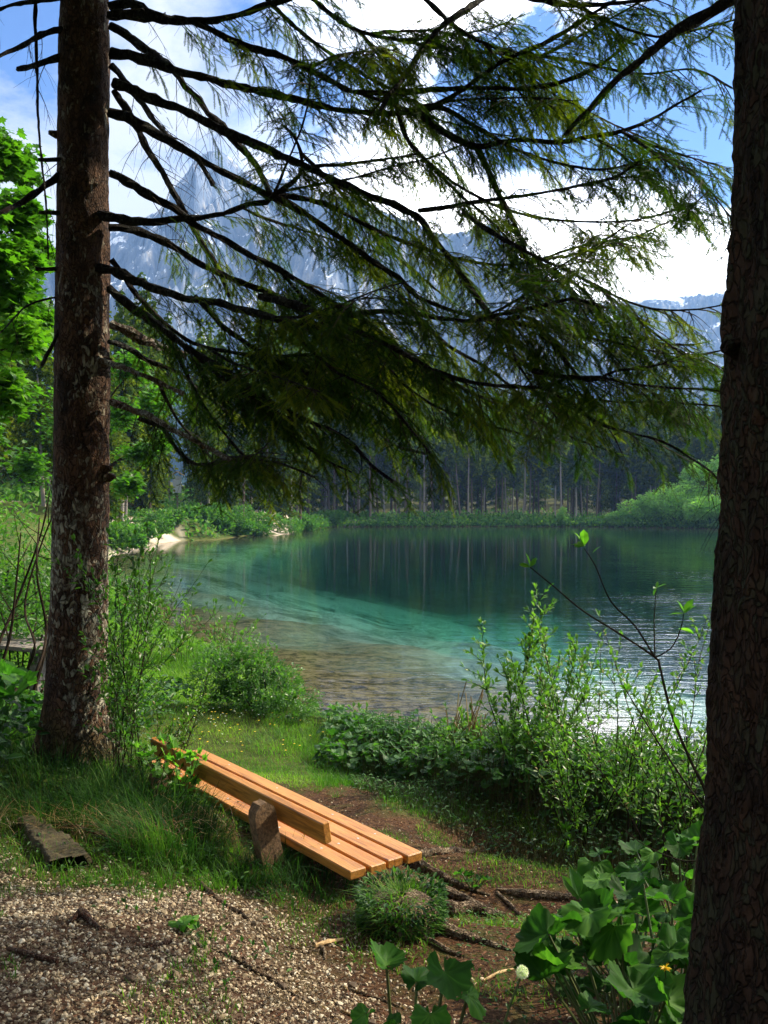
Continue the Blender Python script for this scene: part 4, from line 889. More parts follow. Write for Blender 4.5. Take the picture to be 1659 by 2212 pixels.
RT = [([(835,1856),(895,1875),(955,1900),(1020,1925),(1060,1940)], (.035,.03,.022,.012,.005), 'thick tree root reaching right from under the near bench end'),
 ([(870,1904),(930,1924),(980,1939),(1030,1954),(1065,1961)], (.03,.032,.025,.016,.006), 'knotty double tree root just below the thick one beside the bench end'),
 ([(915,1940),(950,1964),(980,1976),(1015,1971),(1045,1976),(1090,1979)], (.02,.026,.03,.022,.018,.006), 'curled pale tree root with a hump, right of the grassy stump'),
 ([(1075,1926),(1130,1939),(1180,1944),(1230,1944),(1310,1952)], (.008,.018,.02,.015,.006), 'long thin tree root lying level toward the big leaves at right'),
 ([(893,2002),(955,2014),(1005,2026),(1055,2041),(1110,2056)], (.02,.024,.02,.014,.005), 'straight tree root slanting down right from the foot of the grassy stump'),
 ([(870,2019),(920,2034),(960,2054),(1005,2070)], (.008,.012,.010,.005), 'slender tree root below the straight one near the grassy stump'),
 ([(870,1856),(930,1846),(980,1839),(1030,1834)], (.02,.018,.016,.008), 'tree root running from the bench end to the leafy bank'),
 ([(450,2050),(505,2074),(540,2099),(585,2122),(640,2160)], (.008,.016,.018,.014,.006), 'tree root crossing the gravel among weeds near the bottom'),
 ([(425,1905),(480,1954),(520,1979),(560,2012),(600,2040)], (.012,.022,.02,.016,.006), 'dark tree root along the gravel edge below the bench post'),
 ([(1075,1930),(1100,1955),(1125,1982)], (.008,.010,.006), 'short forked tree root piece in the brown litter'),
 ([(700,2120),(780,2150),(860,2180)], (.006,.010,.006), 'thin half-buried tree root in front of the big dark leaf at the bottom')]
for p, r, l in RT: ground_tube(p, r, 'tree_root', 'root', l, 'root', group='bare tree roots in the trodden ground')
ground_tube([(75,1775),(150,1799),(225,1824),(312,1850)], (.014,.018,.014,.009), 'fallen_stick', 'stick', 'long reddish fallen stick below the grass at left', 'stick', 0, .02)
ground_tube([(15,2059),(60,2074),(90,2083),(122,2087)], (.009,.012,.011,.010), 'fallen_stick', 'stick', 'short dark stick on the gravel at the left edge', 'stick', 0)
ground_tube([(295,2046),(330,2050),(372,2042)], (.006,.010,.007), 'fallen_stick', 'stick', 'dark broken stick with a pale end lying in the middle of the gravel', 'stick', 0)
ground_tube([(735,2186),(775,2208),(810,2240)], (.004,.005,.004), 'fallen_stick', 'straw', 'thin dry stalk on the ground at the bottom', 'stick', 0)
ground_tube([(1045,2120),(1080,2105),(1110,2098)], (.005,.008,.004), 'wood_chip', 'chip', 'pale splinter of wood beside the dandelion clock', 'wood chip', 0)
ground_tube([(678,2048),(710,2044),(742,2037)], (.009,.012,.007), 'wood_chip', 'chip', 'pale yellow split wood chip between gravel and litter', 'wood chip', 0)
ground_tube([(690,2050),(700,2060),(702,2075)], (.010,.010,.005), 'wood_chip', 'root', 'small curved bark flake under the pale wood chip', 'wood chip', 0)
ground_tube([(150,2000),(172,1985),(200,2000),(215,2012)], (.008,.022,.016,.006), 'bark_piece', 'stick', 'dark curled bark piece sticking out of the gravel at left', 'bark', .2)
# rotten plank / slab of bark beside the path
g = [G(*p) for p in ((40, 1790), (72, 1783), (185, 1862), (178, 1880), (108, 1886))]
a = Acc(); top = np.array([q+[0, 0, .055] for q in g]); bot = np.array([q-[0, 0, .06] for q in g]); sub = []
nn = 14; E0 = cat_rom(top[[0, 4]], .03)[:, :3]; E1 = cat_rom(top[[1, 2, 3]], .03)[:, :3]
m_ = 40; s0 = np.array([np.interp(np.linspace(0, 1, m_), np.linspace(0, 1, len(E0)), E0[:, k]) for k in range(3)]).T; s1 = np.array([np.interp(np.linspace(0, 1, m_), np.linspace(0, 1, len(E1)), E1[:, k]) for k in range(3)]).T
Gd = []
for w in np.linspace(0, 1, nn): 
    r = s0*(1-w)+s1*w;  r = r+(fbm(r*30, 3, 3)[:, None]-.5)*.03; Gd.append(r)
Gd = [Gd[0]-[-0.005, .005, .09]]+Gd+[Gd[-1]-[-.02, -.02, .05]]; V = np.concatenate(Gd); i = np.arange(nn+1)[:, None]*m_; j = np.arange(m_-1)[None]
a.add(V, np.stack([i+j, i+j+1, i+m_+j+1, i+m_+j], 2).reshape(-1, 4)); tag(a.build('bark_slab', M['slab'], smooth=True), 'mossy rotten slab of wood lying at the gravel edge at left', 'wood slab')
# grassy stump under the bench end
st = G(868, 2008); se = empty('tree_stump', (st[0], st[1], st[2])); tag(se, 'low round stump overgrown with grass under the near bench end', 'stump')
a = Acc(); rows = 16; m = 36; V = []
for r in range(rows):
    t = r/(rows-1); z = -.05+.17*t; rad = .15*(1.2-.35*t) if t < .7 else .15*.95*math.sqrt(max(0.02, 1-((t-.7)/.3)**2))
    for k in range(m):
        an = k/m*6.283; V.append((math.cos(an)*rad, .06+math.sin(an)*rad, z))
V = np.array(V); V[:, :2] *= 1+(fbm(V*25, 3, 6)[:, None]-.5)*.25; i = np.arange(rows-1)[:, None]*m; j = np.arange(m)[None]; j2 = (j+1) % m
a.add(V, np.stack([i+j, i+j2, i+m+j2, i+m+j], 2).reshape(-1, 4)); a.build('stump_wood', M['root'], se, smooth=True)
a = Acc(); n = 1500; an = rng.random(n)*6.283; zz = rng.random(n)**.8*.15; rad = np.where(zz > .11, .14*rng.random(n), .165-.05*zz/.2)
b = np.stack([np.cos(an)*rad, .06+np.sin(an)*rad, zz-.03], 1); keep = ~((np.cos(an) > .82) & (zz < .16)); b = b[keep]; an = an[keep]; n = len(b)
cl = fbm(b*14+9, 3, 8); blade_set(a, b, .012+.07*rng.random(n)**2*(.3+1.6*cl), .5+1.6*rng.random(n), .004+.002*rng.random(n), 3, None, an+(rng.random(n)-.5)); a.build('stump_grass', M['grass'], se)
a = Acc(); n = 1300; an = rng.random(n)*6.283; zz = .0+.15*rng.random(n); b = np.stack([np.cos(an)*.17, .06+np.sin(an)*.17, zz], 1); a.inst(LEAF[0], LEAF[1], frames(nrm(np.stack([np.cos(an), np.sin(an), .3+0*an], 1)+rng.standard_normal((n, 3))*.5))*rng.uniform(.02, .04, n)[:, None, None], b); a.build('stump_leaves', M['herb'], se)

# ------------------------------------------------------------------ leafy plants
def leafy(name, base, h, nst, spread, label, cat='shrub', leaf=LEAF, lsize=(.03, .05), mat='willow', lean=(0, 0, 0), per=.035, side=.5, stem_r=.004, group=None, dirs=None, catkins=0, top=1.0, bias=0, stem='twig', start=.15, curve=.25, side_len=.35):
    """a shrub: stems, side shoots and leaves, all from the ground up"""
    base = np.asarray(base, float); e = empty(name, base); tag(e, label, cat, group)
    St = Acc(); lp, ld = [], []; cp = []
    for k in range(nst):
        hh = h*random.uniform(.55, 1.05) if k else h
        if dirs is not None: d = nrm(np.array(dirs[k % len(dirs)], float)); hh = h*(np.linalg.norm(dirs[k % len(dirs)]))
        else: d = nrm(np.array([random.gauss(0, 1)*spread, random.gauss(0, 1)*spread, 1])+lean)
        p = np.array([random.gauss(0, .04+spread*.12), random.gauss(0, .04+spread*.12), -.02]) if dirs is None else np.array([random.gauss(0, .01), random.gauss(0, .01), -.02])
        m = 14; pts = [p]
        for w in range(m):
            d = nrm(d+(rng.random(3)-.5)*curve*[1, 1, .5]+np.array([0, 0, .02])); pts.append(pts[-1]+d*hh/m)
        pts = np.array(pts); tube(St, pts, np.linspace(stem_r, stem_r*.3, m+1), 5, .05, rnd=random.random(), cap=False)
        seq = [(pts, hh)]
        for w in range(int(hh/.09*side)):
            u = random.uniform(start, .95); q = min(m-1, int(u*m)); o = pts[q]; dd = nrm(nrm(pts[q+1]-pts[q])*.7+np.array([random.gauss(0, .8), random.gauss(0, .8), random.uniform(-.1, .5)]))
            l2 = h*side_len*(1-.55*u)*random.uniform(.4, 1); ss = [o]
            for y in range(6): dd = nrm(dd+(rng.random(3)-.5)*.3+[0, 0, .05]); ss.append(ss[-1]+dd*l2/6)
            ss = np.array(ss); tube(St, ss, np.linspace(stem_r*.45, stem_r*.2, 7), 3, 0, rnd=random.random(), cap=False); seq.append((ss, l2))
        for si, (ss, l2) in enumerate(seq):
            nl = int(l2/per); mm = len(ss)-1
            for y in range(nl):
                u = (y+random.random())/nl
                if si == 0 and (u < start or (side > .3 and random.random() < .3)): continue
                q = min(mm-1, int(u*mm)); o = ss[q]+(ss[q+1]-ss[q])*(u*mm-q); tg = nrm(ss[q+1]-ss[q])
                lp.append(o); ld.append(nrm(tg*.6+nrm(rng.standard_normal(3))*.8+[0, 0, .15]))
                if catkins and random.random() < catkins and u > .5: cp.append(o)
            for y in range(3): lp.append(ss[-1]); ld.append(nrm(nrm(ss[-1]-ss[-2])+nrm(rng.standard_normal(3))*.45))
    St.build('stems', M[stem], e)
    Lf = Acc(); lp, ld = np.array(lp), np.array(ld); n = len(lp); s = rng.uniform(*lsize, n)
    Lf.inst(leaf[0], leaf[1], frames(ld, (0, 0, 1), (rng.random(n)-.5)*1.6)*s[:, None, None], lp, np.clip(rng.random(n)*.8+.1+bias, 0, 1))
    if cp:
        cp = np.array(cp); n = len(cp); Lf.inst(ICO_V*[.35, 1, .35], ICO_F, frames(nrm(rng.standard_normal((n, 3))))*.014, cp, None, 1)
    Lf.build('leaves', [M[mat], M['catkin']], e)
    return e
def gp(px, py): g = G(px, py); return g
leafy('willow_shrub', gp(265, 1665), 1.5, 11, .09, 'leafy willow shrub standing against the right side of the big spruce trunk', lsize=(.03, .055), per=.034, side=.8, lean=(.02, 0, 0), catkins=.02)
leafy('willow_shrub', P(235, 1560, 6.6), 1.35, 7, .10, 'tall loose willow shrub leaning over the water behind the spruce trunk', dirs=[(.10, .1, 1.0), (.35, .0, 1.0), (.5, .1, .85), (.22, 0, 1.1), (.42, .2, .7), (.15, 0, .9), (.55, .1, .62)], lsize=(.03, .06), per=.03, side=.8, catkins=.05)
leafy('willow_shrub', gp(330, 1700), .75, 12, .35, 'low leafy shrub between the spruce foot and the far bench end', lsize=(.025, .045), per=.026, side=1.0)
leafy('ivy_plant', gp(372, 1745), .42, 9, .45, 'small lobed-leaf plant growing over the far end of the bench', 'plant', leaf=MAPLE, lsize=(.04, .07), per=.04, side=.5, mat='sprig')
leafy('willow_sapling', gp(385, 1432), 1.0, 9, .22, 'pale young willow on the shore beyond the grass, left of the round bush', lsize=(.05, .09), per=.05, side=.8, mat='willow', bias=.3)
leafy('willow_sapling', gp(455, 1435), 1.0, 9, .40, 'slim spreading willow on the shore just behind the round bush', lsize=(.04, .08), per=.045, side=.8, lean=(.3, 0, 0), bias=.25)
leafy('willow_sapling', gp(470, 1445), .95, 7, .5, 'low willow branches reaching right over the shallow water', lsize=(.04, .08), per=.045, side=.8, lean=(.9, 0, 0), bias=.25)
def blob_bush(name, base, blobs, n, lsize, label, mat='willow', leaf=LEAF, cat='bush', hollow=.55, group=None, stems=True, tilt=.6):
    """leaves scattered through ellipsoids ((x,y,z,rx,ry,rz) relative to base)"""
    base = np.asarray(base, float); e = empty(name, base); tag(e, label, cat, group); a = Acc(); B = np.array(blobs, float); vol = (B[:, 3]*B[:, 4]*B[:, 5])**(2/3); pr = vol/vol.sum()
    k = rng.choice(len(B), n, p=pr); d = nrm(rng.standard_normal((n, 3))); r = (hollow+(1-hollow)*rng.random(n))**.7
    p = B[k, :3]+d*B[k, 3:]*r[:, None]; nv = fbm(p*2.2/max(.2, B[:, 3].mean()), 4, 13); p = p+d*((nv-.5)*1.1*B[k, 3:].mean(1))[:, None]; gapn = fbm(p*4.5/max(.2, B[:, 3].mean()), 3, 19); ok = (gapn > .40+.1*rng.random(n)) & (p[:, 2] > -.05); p, d, gapn = p[ok], d[ok], gapn[ok]; n = len(p)
    dr = nrm(d*[1, 1, .5]+rng.standard_normal((n, 3))*tilt+[0, 0, .1]); s = rng.uniform(*lsize, n)
    a.inst(leaf[0], leaf[1], frames(dr, (0, 0, 1), (rng.random(n)-.5)*1.4)*s[:, None, None], p, np.clip(rng.random(n)*.6+(nv[ok]-.3)*.9, 0, 1)); a.build('leaves', M[mat], e)
    if stems:
        S = Acc(); sc = B[:, 3].mean()
        for q in range(14):
            b = B[random.randrange(len(B))]; t = b[:3]+nrm(rng.standard_normal(3))*b[3:]*.7; s0 = np.array([b[0]*.3+random.gauss(0, .05), b[1]*.3, -.03]); mid = (s0+t)/2+rng.standard_normal(3)*sc*.1; tube(S, cat_rom([s0, mid, t], sc*.2), sc*.014, 4, .1, rnd=random.random(), cap=False)
        S.build('stems', M['twig'], e)
    return e
b = gp(560, 1535); blob_bush('round_bush', b, [(-.35, .1, .30, .42, .35, .34), (0, 0, .26, .46, .4, .30), (.32, -.3, .10, .34, .35, .22), (-.1, .2, .36, .36, .3, .30)], 16000, (.03, .055), 'rounded bright green bush on the grassy lake edge', 'willow')
b = gp(395, 1640); 
# left thicket
blob_bush('leafy_shrub', P(20, 1500, 9.2), [(0, 0, .7, .7, .6, .7), (-.8, .3, 1.0, .8, .7, .8), (.2, .6, .8, .5, .5, .7)], 9000, (.05, .09), 'dense shrub with small bright leaves behind the grey table at left', 'willow')
blob_bush('leafy_shrub', P(40, 1330, 14), [(0, 0, .6, 1.5, 1, 1.1), (-1.6, .3, 1.0, 1.5, .8, 1.3), (1.1, .6, .1, 1.0, .5, .6)], 10000, (.07, .12), 'taller yellow-green shrub farther back at the left edge', 'bank_far')
e = empty('bent_sapling', P(20, 1610, 7.4)); tag(e, 'bare dark curving sapling stems left of the spruce trunk', 'sapling'); S = Acc(); o = P(20, 1610, 7.4)
for pts in ([(-10,1560),(40,1480),(75,1400),(55,1330),(60,1270),(95,1160),(130,1080)], [(0,1590),(50,1500),(90,1420),(115,1290),(135,1180)], [(5,1520),(-10,1420),(40,1290),(80,1180),(100,1110)], [(40,1560),(85,1500),(110,1460),(140,1390)], [(-20,1500),(20,1380),(35,1260),(45,1150)], [(60,1540),(100,1380),(80,1240),(85,1120)], [(20,1590),(60,1520),(100,1500),(140,1440)]):
    c = cat_rom([P(x, y, 7.4+random.uniform(-.3, .4))-o for x, y in pts], .05); tube(S, c, np.linspace(.017, .005, len(c)), 6, .08, rnd=.5)
    for q in range(7):
        i_ = random.randrange(len(c)//3, len(c)-1); d = nrm(rng.standard_normal(3)+[0, 0, .6]); tube(S, [c[i_], c[i_]+d*.15, c[i_]+d*.32+[0, 0, .03]], [.004, .003, .0015], 4, 0, rnd=.4)
S.build('stems', M['twig'], e)

def big_leaf_plant(name, base, leaves, label, mat='butter', cat='plant', group=None, stem='stem'):
    """leaves: (dx, dy, height, size, azimuth, pitch)"""
    e = empty(name, base); tag(e, label, cat, group)
    for (dx, dy, hz, s, az, pit) in leaves:
        a = Acc(); t = BIG[random.randrange(5)]; d = np.array([math.cos(az)*math.cos(pit), math.sin(az)*math.cos(pit), math.sin(pit)]); V = t[0].copy()
        top = np.array([dx, dy, hz]); a.inst(V, t[1], frames([d], (0, 0, 1), np.array([random.uniform(-.3, .3)]))*s, top[None], np.array([random.uniform(.1, .7)])); a.r[-1] = np.clip(a.r[-1]+t[2], 0, 1)
        lf = a.build('leaf', M[mat], e, smooth=True)
        a = Acc(); tube(a, cat_rom([np.array([dx*.15, dy*.15, -.02]), np.array([dx*.6, dy*.6, hz*.55]), top], .03), np.linspace(.006, .0035, len(cat_rom([np.array([dx*.15, dy*.15, -.02]), np.array([dx*.6, dy*.6, hz*.55]), top], .03))), 6, 0, rnd=.6+random.random()*.3, cap=False)
        a.build('leaf_stalk', M[stem], lf)
    return e
def rl(n, r, h0, h1, s0, s1):
    return [(r*math.cos(q/n*6.283+random.random())*random.uniform(.3, 1), r*math.sin(q/n*6.283+random.random())*random.uniform(.3, 1), random.uniform(h0, h1), random.uniform(s0, s1), random.uniform(0, 6.283), random.uniform(-.5, .35)) for q in range(n)]
BP = [(1360, 2250, 2.75, 9, .25, .15, .42, .15, .24, 'big-leaved butterbur at the lower right, against the foot of the dark trunk'), (1450, 2120, 3.0, 9, .26, .25, .5, .16, .25, 'tallest big-leaved butterbur with upturned leaves right beside the dark trunk'),
      (1360, 2060, 3.3, 8, .24, .22, .42, .15, .22, 'butterbur with broad shaded leaves at the left of the clump by the dark trunk'), (1480, 2010, 3.7, 8, .25, .25, .5, .14, .22, 'butterbur at the back of the clump, close to the trunk under the leafy bank'), (1440, 2300, 2.4, 6, .18, .12, .3, .14, .2, 'butterbur low at the bottom edge left of the dark trunk')]
for px, py, d, n, r, h0, h1, s0, s1, lab in BP:
    x = (px-CX)/F*d; big_leaf_plant('butterbur_plant', (x, d, Hs(x, d)), rl(n+16, r*1.2, h0*.5, h1*1.0, s0*.55, s1*.85), lab, group='butterbur plants by the dark trunk')
def at_px(px, py, d, base): return P(px, py, d)-np.array(base)
# the dark plant at the bottom middle
d0 = 2.15; bs = ((880-CX)/F*d0, d0, Hs((880-CX)/F*d0, d0)); L_ = []
for px, py, d, s, az, pit in ((835, 2085, 2.1, .13, 2.2, .55), (960, 2100, 2.05, .15, -1.2, -.35), (900, 2120, 2.2, .12, 1.0, .4), (1010, 2150, 2.05, .11, -.4, -.3), (790, 2190, 2.0, .10, -2.4, -.5), (930, 2190, 2.0, .12, -1.6, -.5), (850, 2210, 2.0, .10, 3.0, -.2)):
    v = at_px(px, py, d, bs); L_.append((v[0], v[1], v[2], s, az, pit))
L_ = [(a_, b_, c_, d_*.8, e_, f_) for a_, b_, c_, d_, e_, f_ in L_]
big_leaf_plant('butterbur_plant', bs, L_, 'dark jagged-leaved butterbur in the foreground at the bottom middle')
d0 = 5.9; 
for k, (px, d, lab) in enumerate([(20, 6.6, 'grey-green crumpled butterbur at the left edge behind the spruce foot'), (75, 7.2, 'grey-green butterbur squeezed against the left side of the spruce trunk'), (-20, 6.0, 'shaded butterbur low at the left edge')]):
    x = (px-CX)/F*d; big_leaf_plant('butterbur_plant', (x, d, Hs(x, d)), rl(12, .32, .15, .48, .16, .26), lab, 'butter')
x, y, z = G(1000, 1925); big_leaf_plant('coltsfoot_plant', (x+.05, y, z), rl(7, .10, .03, .09, .05, .08), 'small bright coltsfoot among the roots right of the bench', 'butter')
x, y, z = G(1245, 1865); leafy('young_herb', (x, y, z), .22, 3, .3, 'small pale-leaved herb in the brown litter below the leafy bank', 'plant', lsize=(.04, .07), per=.03, side=0, mat='sprig', stem='stem')
x, y, z = G(393, 2010); big_leaf_plant('plantain_plant', (x, y, z), [(-.01, 0, .02, .13, 1.2, .5), (.02, .01, .02, .07, 2.6, .4), (.03, -.01, .02, .06, -.5, .2)], 'single pale upright leaf growing out of the gravel', 'sprig')
for k, (px, py, n, lab) in enumerate([(345, 1975, 160, 'small weed patch in the gravel left of the pale upright leaf'), (430, 2040, 240, 'small weed patch below the pale upright leaf in the gravel'), (480, 2090, 180, 'weed patch beside the root crossing the gravel'), (225, 1845, 150, 'small weed patch between the rotten slab and the long stick')]):
    x, y, z = G(px, py); leafy('low_weed', (x, y, z), .07, 12, .9, lab, 'weed', lsize=(.015, .03), per=.012, side=.3, mat='herb', stem='stem', stem_r=.0012)
# nettle with serrated leaves and dandelion clock
x, y, z = G(1290, 2200); leafy('nettle_plant', (x, y, z), .40, 3, .12, 'nettle with pointed toothed leaves standing in the foreground right of the dandelion clock', 'plant', lsize=(.08, .12), per=.10, side=0, mat='herb', stem='stem', start=.35, stem_r=.003)
d0 = 2.35; bx = (1040-CX)/F*d0; bz = Hs(bx, d0); e = empty('dandelion_plant', (bx, d0, bz)); tag(e, 'dandelion with a round white seed clock on a pinkish stalk', 'dandelion'); hd = P(1128, 2100, 2.3)-np.array([bx, d0, bz])
a = Acc(); tube(a, cat_rom([(0, 0, -.02), hd*[.45, .5, .62], hd], .02), .0028, 7, rnd=.9); a.build('stalk', M['stem'], e)
a = Acc(); n = 260; d = nrm(rng.standard_normal((n, 3)))
for q in range(n): 
    tube(a, [hd, hd+d[q]*.014], .00022, 3, cap=False, rnd=.6); x_ = nrm(np.cross(d[q], rng.standard_normal(3)))
    a.inst(np.array([(-.5, 0, 0), (.5, 0, 0), (0, 1, 0)])*[.0011, .0045, 1], np.array([(0, 1, 2)]), frames(nrm(d[q][None]*.5+nrm(rng.standard_normal((5, 3))))), np.repeat((hd+d[q]*.0135)[None], 5, 0))
a.build('seed_clock', M['white'], e)
a = Acc(); a.inst(ICO_V, ICO_F, np.eye(3)[None]*.0035, hd[None], np.array([.3])); a.build('seed_heart', M['straw'], e)
a = Acc(); an = np.linspace(0, 6, 9); a.inst(NARROW[0]*[.8, 1, 1], NARROW[1], frames(np.stack([np.cos(an), np.sin(an), an*0+.45], 1))*.14, np.zeros((9, 3))); a.build('leaves', M['sprig'], e)
x_, y_ = (1440-CX)/F*2.7, 2.7; bz = Hs(x_, y_); e = empty('yellow_flower', (x_, y_, bz)); tag(e, 'single yellow flower hanging among the big leaves beside the dark trunk', 'flower'); hd = P(1437, 2090, 2.55)-np.array([x_, y_, bz])
a = Acc(); tube(a, cat_rom([(0, 0, -.02), hd*[.5, .5, .7], hd], .02), .0016, 5, rnd=.8); a.build('stalk', M['stem'], e)
a = Acc(); n = 26; dd = nrm(rng.standard_normal((n, 3))*[1, 1, .4]+[0, -.6, 0]); a.inst(NARROW[0]*[1.0, 1, 1], NARROW[1], frames(dd)*.017, np.repeat(hd[None], n, 0)); a.build('petals', M['yellow'], e)

# saplings with a few large leaves, in front of the water
def twig_sapling(paths, tips, label, base, depth=3.4):
    base = np.asarray(base); e = empty('sapling', base); tag(e, label, 'sapling'); S = Acc()
    for pts, d0_, d1_, r0, r1 in paths:
        p = [P(x, y, d0_+(d1_-d0_)*k/(len(pts)-1))-base for k, (x, y) in enumerate(pts)]; c = cat_rom(p, .03); tube(S, c, np.linspace(r0, r1, len(c)), 6, .06, rnd=.35)
    S.build('stems', M['twig'], e); Lf = Acc()
    for (x, y, d, n, s) in tips:
        o = P(x, y, d)-base; dr = nrm(rng.standard_normal((n, 3))*[.7, .7, .5]+[0, 0, .75]); Lf.inst(LEAF[0]*[1.0, 1, 1], LEAF[1], frames(dr, (0, 0, 1), (rng.random(n)-.5)*2)*rng.uniform(s*.55, s, n)[:, None, None], np.repeat(o[None], n, 0))
    Lf.build('leaves', M['sprig'], e); return e
twig_sapling([([(1560,1980),(1540,1880),(1533,1760),(1520,1700),(1490,1640),(1450,1540),(1425,1440),(1415,1420),(1340,1370),(1260,1320),(1200,1270),(1145,1225)], 3.4, 3.5, .008, .0025), ([(1415,1420),(1370,1350),(1320,1300),(1285,1220),(1262,1185)], 3.45, 3.5, .004, .002),
              ([(1415,1420),(1450,1400),(1470,1360),(1478,1320)], 3.45, 3.4, .003, .0015), ([(1415,1420),(1413,1340),(1418,1270)], 3.45, 3.6, .0025, .0012), ([(1533,1760),(1480,1690),(1420,1600),(1370,1520),(1345,1480)], 3.4, 3.6, .004, .002), ([(1545,1850),(1480,1860),(1400,1830),(1345,1790)], 3.4, 3.6, .003, .001)],
             [(1145, 1225, 3.5, 6, .07), (1262, 1180, 3.5, 7, .09), (1478, 1325, 3.4, 5, .07), (1418, 1270, 3.6, 4, .05), (1500, 1370, 3.4, 2, .07), (1352, 1490, 3.6, 4, .05), (1455, 1545, 3.4, 2, .07), (1280, 1195, 3.5, 1, .06)], 'tall thin sapling with dark stems and a few large leaves left of the dark trunk', (P(1565, 2000, 3.4)[0], 3.4, Hs(P(1565, 2000, 3.4)[0], 3.4)))
# willows standing at the water's edge on the right
WS = [(1130, 1700, 6.9, 1.55, 6, 'slender leafy willow rising before the lake, leftmost of the shore willows'), (1175, 1700, 7.2, 1.75, 5, 'tallest upright leafy willow of the shore clump, right of the leftmost one'), (1300, 1720, 6.2, 1.45, 6, 'loose thin willow with catkins in front of the glittering water'),
      (1400, 1730, 5.6, 1.45, 6, 'thin willow with yellow catkins standing closest left of the dark trunk'), (1250, 1740, 5.9, 1.0, 7, 'low spreading willow between the taller shore willows'), (1480, 1760, 5.2, 1.0, 6, 'sparse low willow against the left side of the dark trunk over the water'), (1000, 1660, 7.6, .75, 8, 'short reddish-stemmed willow at the left end of the leafy bank')]
for px, py, d, h, n, lab in WS:
    x = (px-CX)/F*d; b = (x, d, max(Hs(x, d), WATER-.3)); h2 = h*1.0
    top_y = {1130: 1330, 1175: 1262, 1300: 1270, 1400: 1275, 1250: 1480, 1480: 1500, 1000: 1490}[px]; h2 = (HY-top_y)/F*d-b[2]
    leafy('shore_willow', b, h2, n+2 if px in (1130, 1175) else n+2, .16 if px in (1130, 1175) else .32, lab, 'willow', lsize=(.026, .052) if px > 1200 else (.036, .062), per=.022 if px > 1200 else .016, side=1.0 if px > 1200 else 1.4, mat='willow', bias=.3, catkins=.12 if px in (1300, 1400) else .01, group='thin willows at the water edge', side_len=.22, stem_r=.0055, start=.25)
leafy('shore_willow', gp(790, 1585), .38, 7, .3, 'tiny willow sprout on the shore left of the leafy bank', 'willow', lsize=(.05, .08), per=.045, side=.4, mat='willow', bias=.2)
# dry brown stalks
for px, lab in ((985, 'bundle of tall dry brown stalks at the left end of the leafy bank'), (1025, 'shorter bundle of dry brown stalks just right of the tall ones')):
    x = (px-CX)/F*7.6; b = np.array([x, 7.6, Hs(x, 7.6)]); a = Acc()
    for q in range(13): tube(a, cat_rom([(random.gauss(0, .04), 0, 0), (random.gauss(0, .05), random.gauss(0, .04), .3), (random.gauss(0.06, .07), random.gauss(0, .05), random.uniform(.45, .85))], .08), .004, 4, .1, rnd=random.random(), cap=False)
    o = a.build('dry_stalks', M['straw']); o.location = b; tag(o, lab, 'dry stalks')
# the leafy bank
a = Acc(); S = Acc()
def herb_bank(n, cond, hmin, hmax, smin, smax, tmpl, box, toneb=0.0):
    x, y = scatter(n, box, cond); n = len(x); z = H(x, y); prof = fbm(xyz(x*1.6, y*1.6), 3, 71); h = (hmin+(hmax-hmin)*rng.random(n)**.8)*(.55+.9*prof)*np.interp(x, [-.6, .3, 1.2], [.6, .95, 1.35])
    az = rng.random(n)*6.283; top = np.stack([x+.05*np.cos(az), y+.05*np.sin(az), z+h], 1); pit = rng.uniform(-.6, .45, n); d = np.stack([np.cos(az)*np.cos(pit), np.sin(az)*np.cos(pit), np.sin(pit)], 1); s = rng.uniform(smin, smax, n); ki = rng.integers(0, len(tmpl), n); rn = np.clip(rng.random(n)*.65+(fbm(xyz(x*1.2, y*1.2), 2, 15)-.35)+toneb, 0, 1)
    for q, t in enumerate(tmpl): w = ki == q; a.inst(t[0], t[1], frames(d[w], (0, 0, 1), (rng.random(w.sum())-.5)*.9)*s[w][:, None, None], top[w], rn[w])
    st = np.where(rng.random(n) < min(1, 3500/n))[0]
    for q in st: S_pts = np.array([[x[q], y[q], z[q]-.02], [x[q]+.02*math.cos(az[q]), y[q]+.02*math.sin(az[q]), z[q]+h[q]*.6], top[q]]); tube(S, S_pts, [.003, .0025, .0018], 3, 0, rnd=.8*random.random(), cap=False)
SMALLBIG = [big_leaf(s, n=14, cup=.3) for s in (11, 12, 13)]
bank = lambda x, y: (poly_sd(x, y, LK) < 1.75+.5*(fbm(xyz(x*1.3, y*1.3), 2, 5)-.5)-.25*np.clip(x, 0, 2)*0) & (poly_sd(x, y, LK) > -.05) & (x > -.55) & (y < 10.5) & (poly_sd(x, y, LK) > (0.0)) & (y > 4.2)
herb_bank(7500, bank, .05, .32, .07, .14, SMALLBIG, (-.6, 3.6, 4.2, 10.5))
herb_bank(20000, lambda x, y: bank(x, y) & (fbm(xyz(x*.8, y*.8), 2, 33) > .42), .06, .42, .05, .09, [LEAF, NARROW, LEAF], (-.2, 3.6, 4.2, 9.5), .1)
herb_bank(9000, lambda x, y: (poly_sd(x, y, LK) < 2.4) & (poly_sd(x, y, LK) > 1.2) & (x > -.2) & (y > 4.6), .02, .14, .02, .05, [LEAF], (-.2, 3.2, 4.4, 8))
tag(a.build('leafy_herbs', M['herb']), kind='stuff'); tag(S.build('herb_stalks', M['stem']), kind='stuff')
a = Acc(); S = Acc()   # weeds round the bench and left slope
herb_bank(5000, lambda x, y: not_bare(x, y, -.1) & (y < 6.4), .02, .12, .015, .04, [LEAF, NARROW], (-3.2, 1.0, 3.4, 6.4))
herb_bank(5200, lambda x, y: (x < -2.1) & (y > 4.9), .08, .5, .05, .12, SMALLBIG+[LEAF, LEAF], (-4.5, -1.9, 4.9, 10))
herb_bank(2500, lambda x, y: (x > .3) & (y < 4.5), .01, .05, .01, .03, [LEAF], (.1, 1.8, 2.2, 4.5))
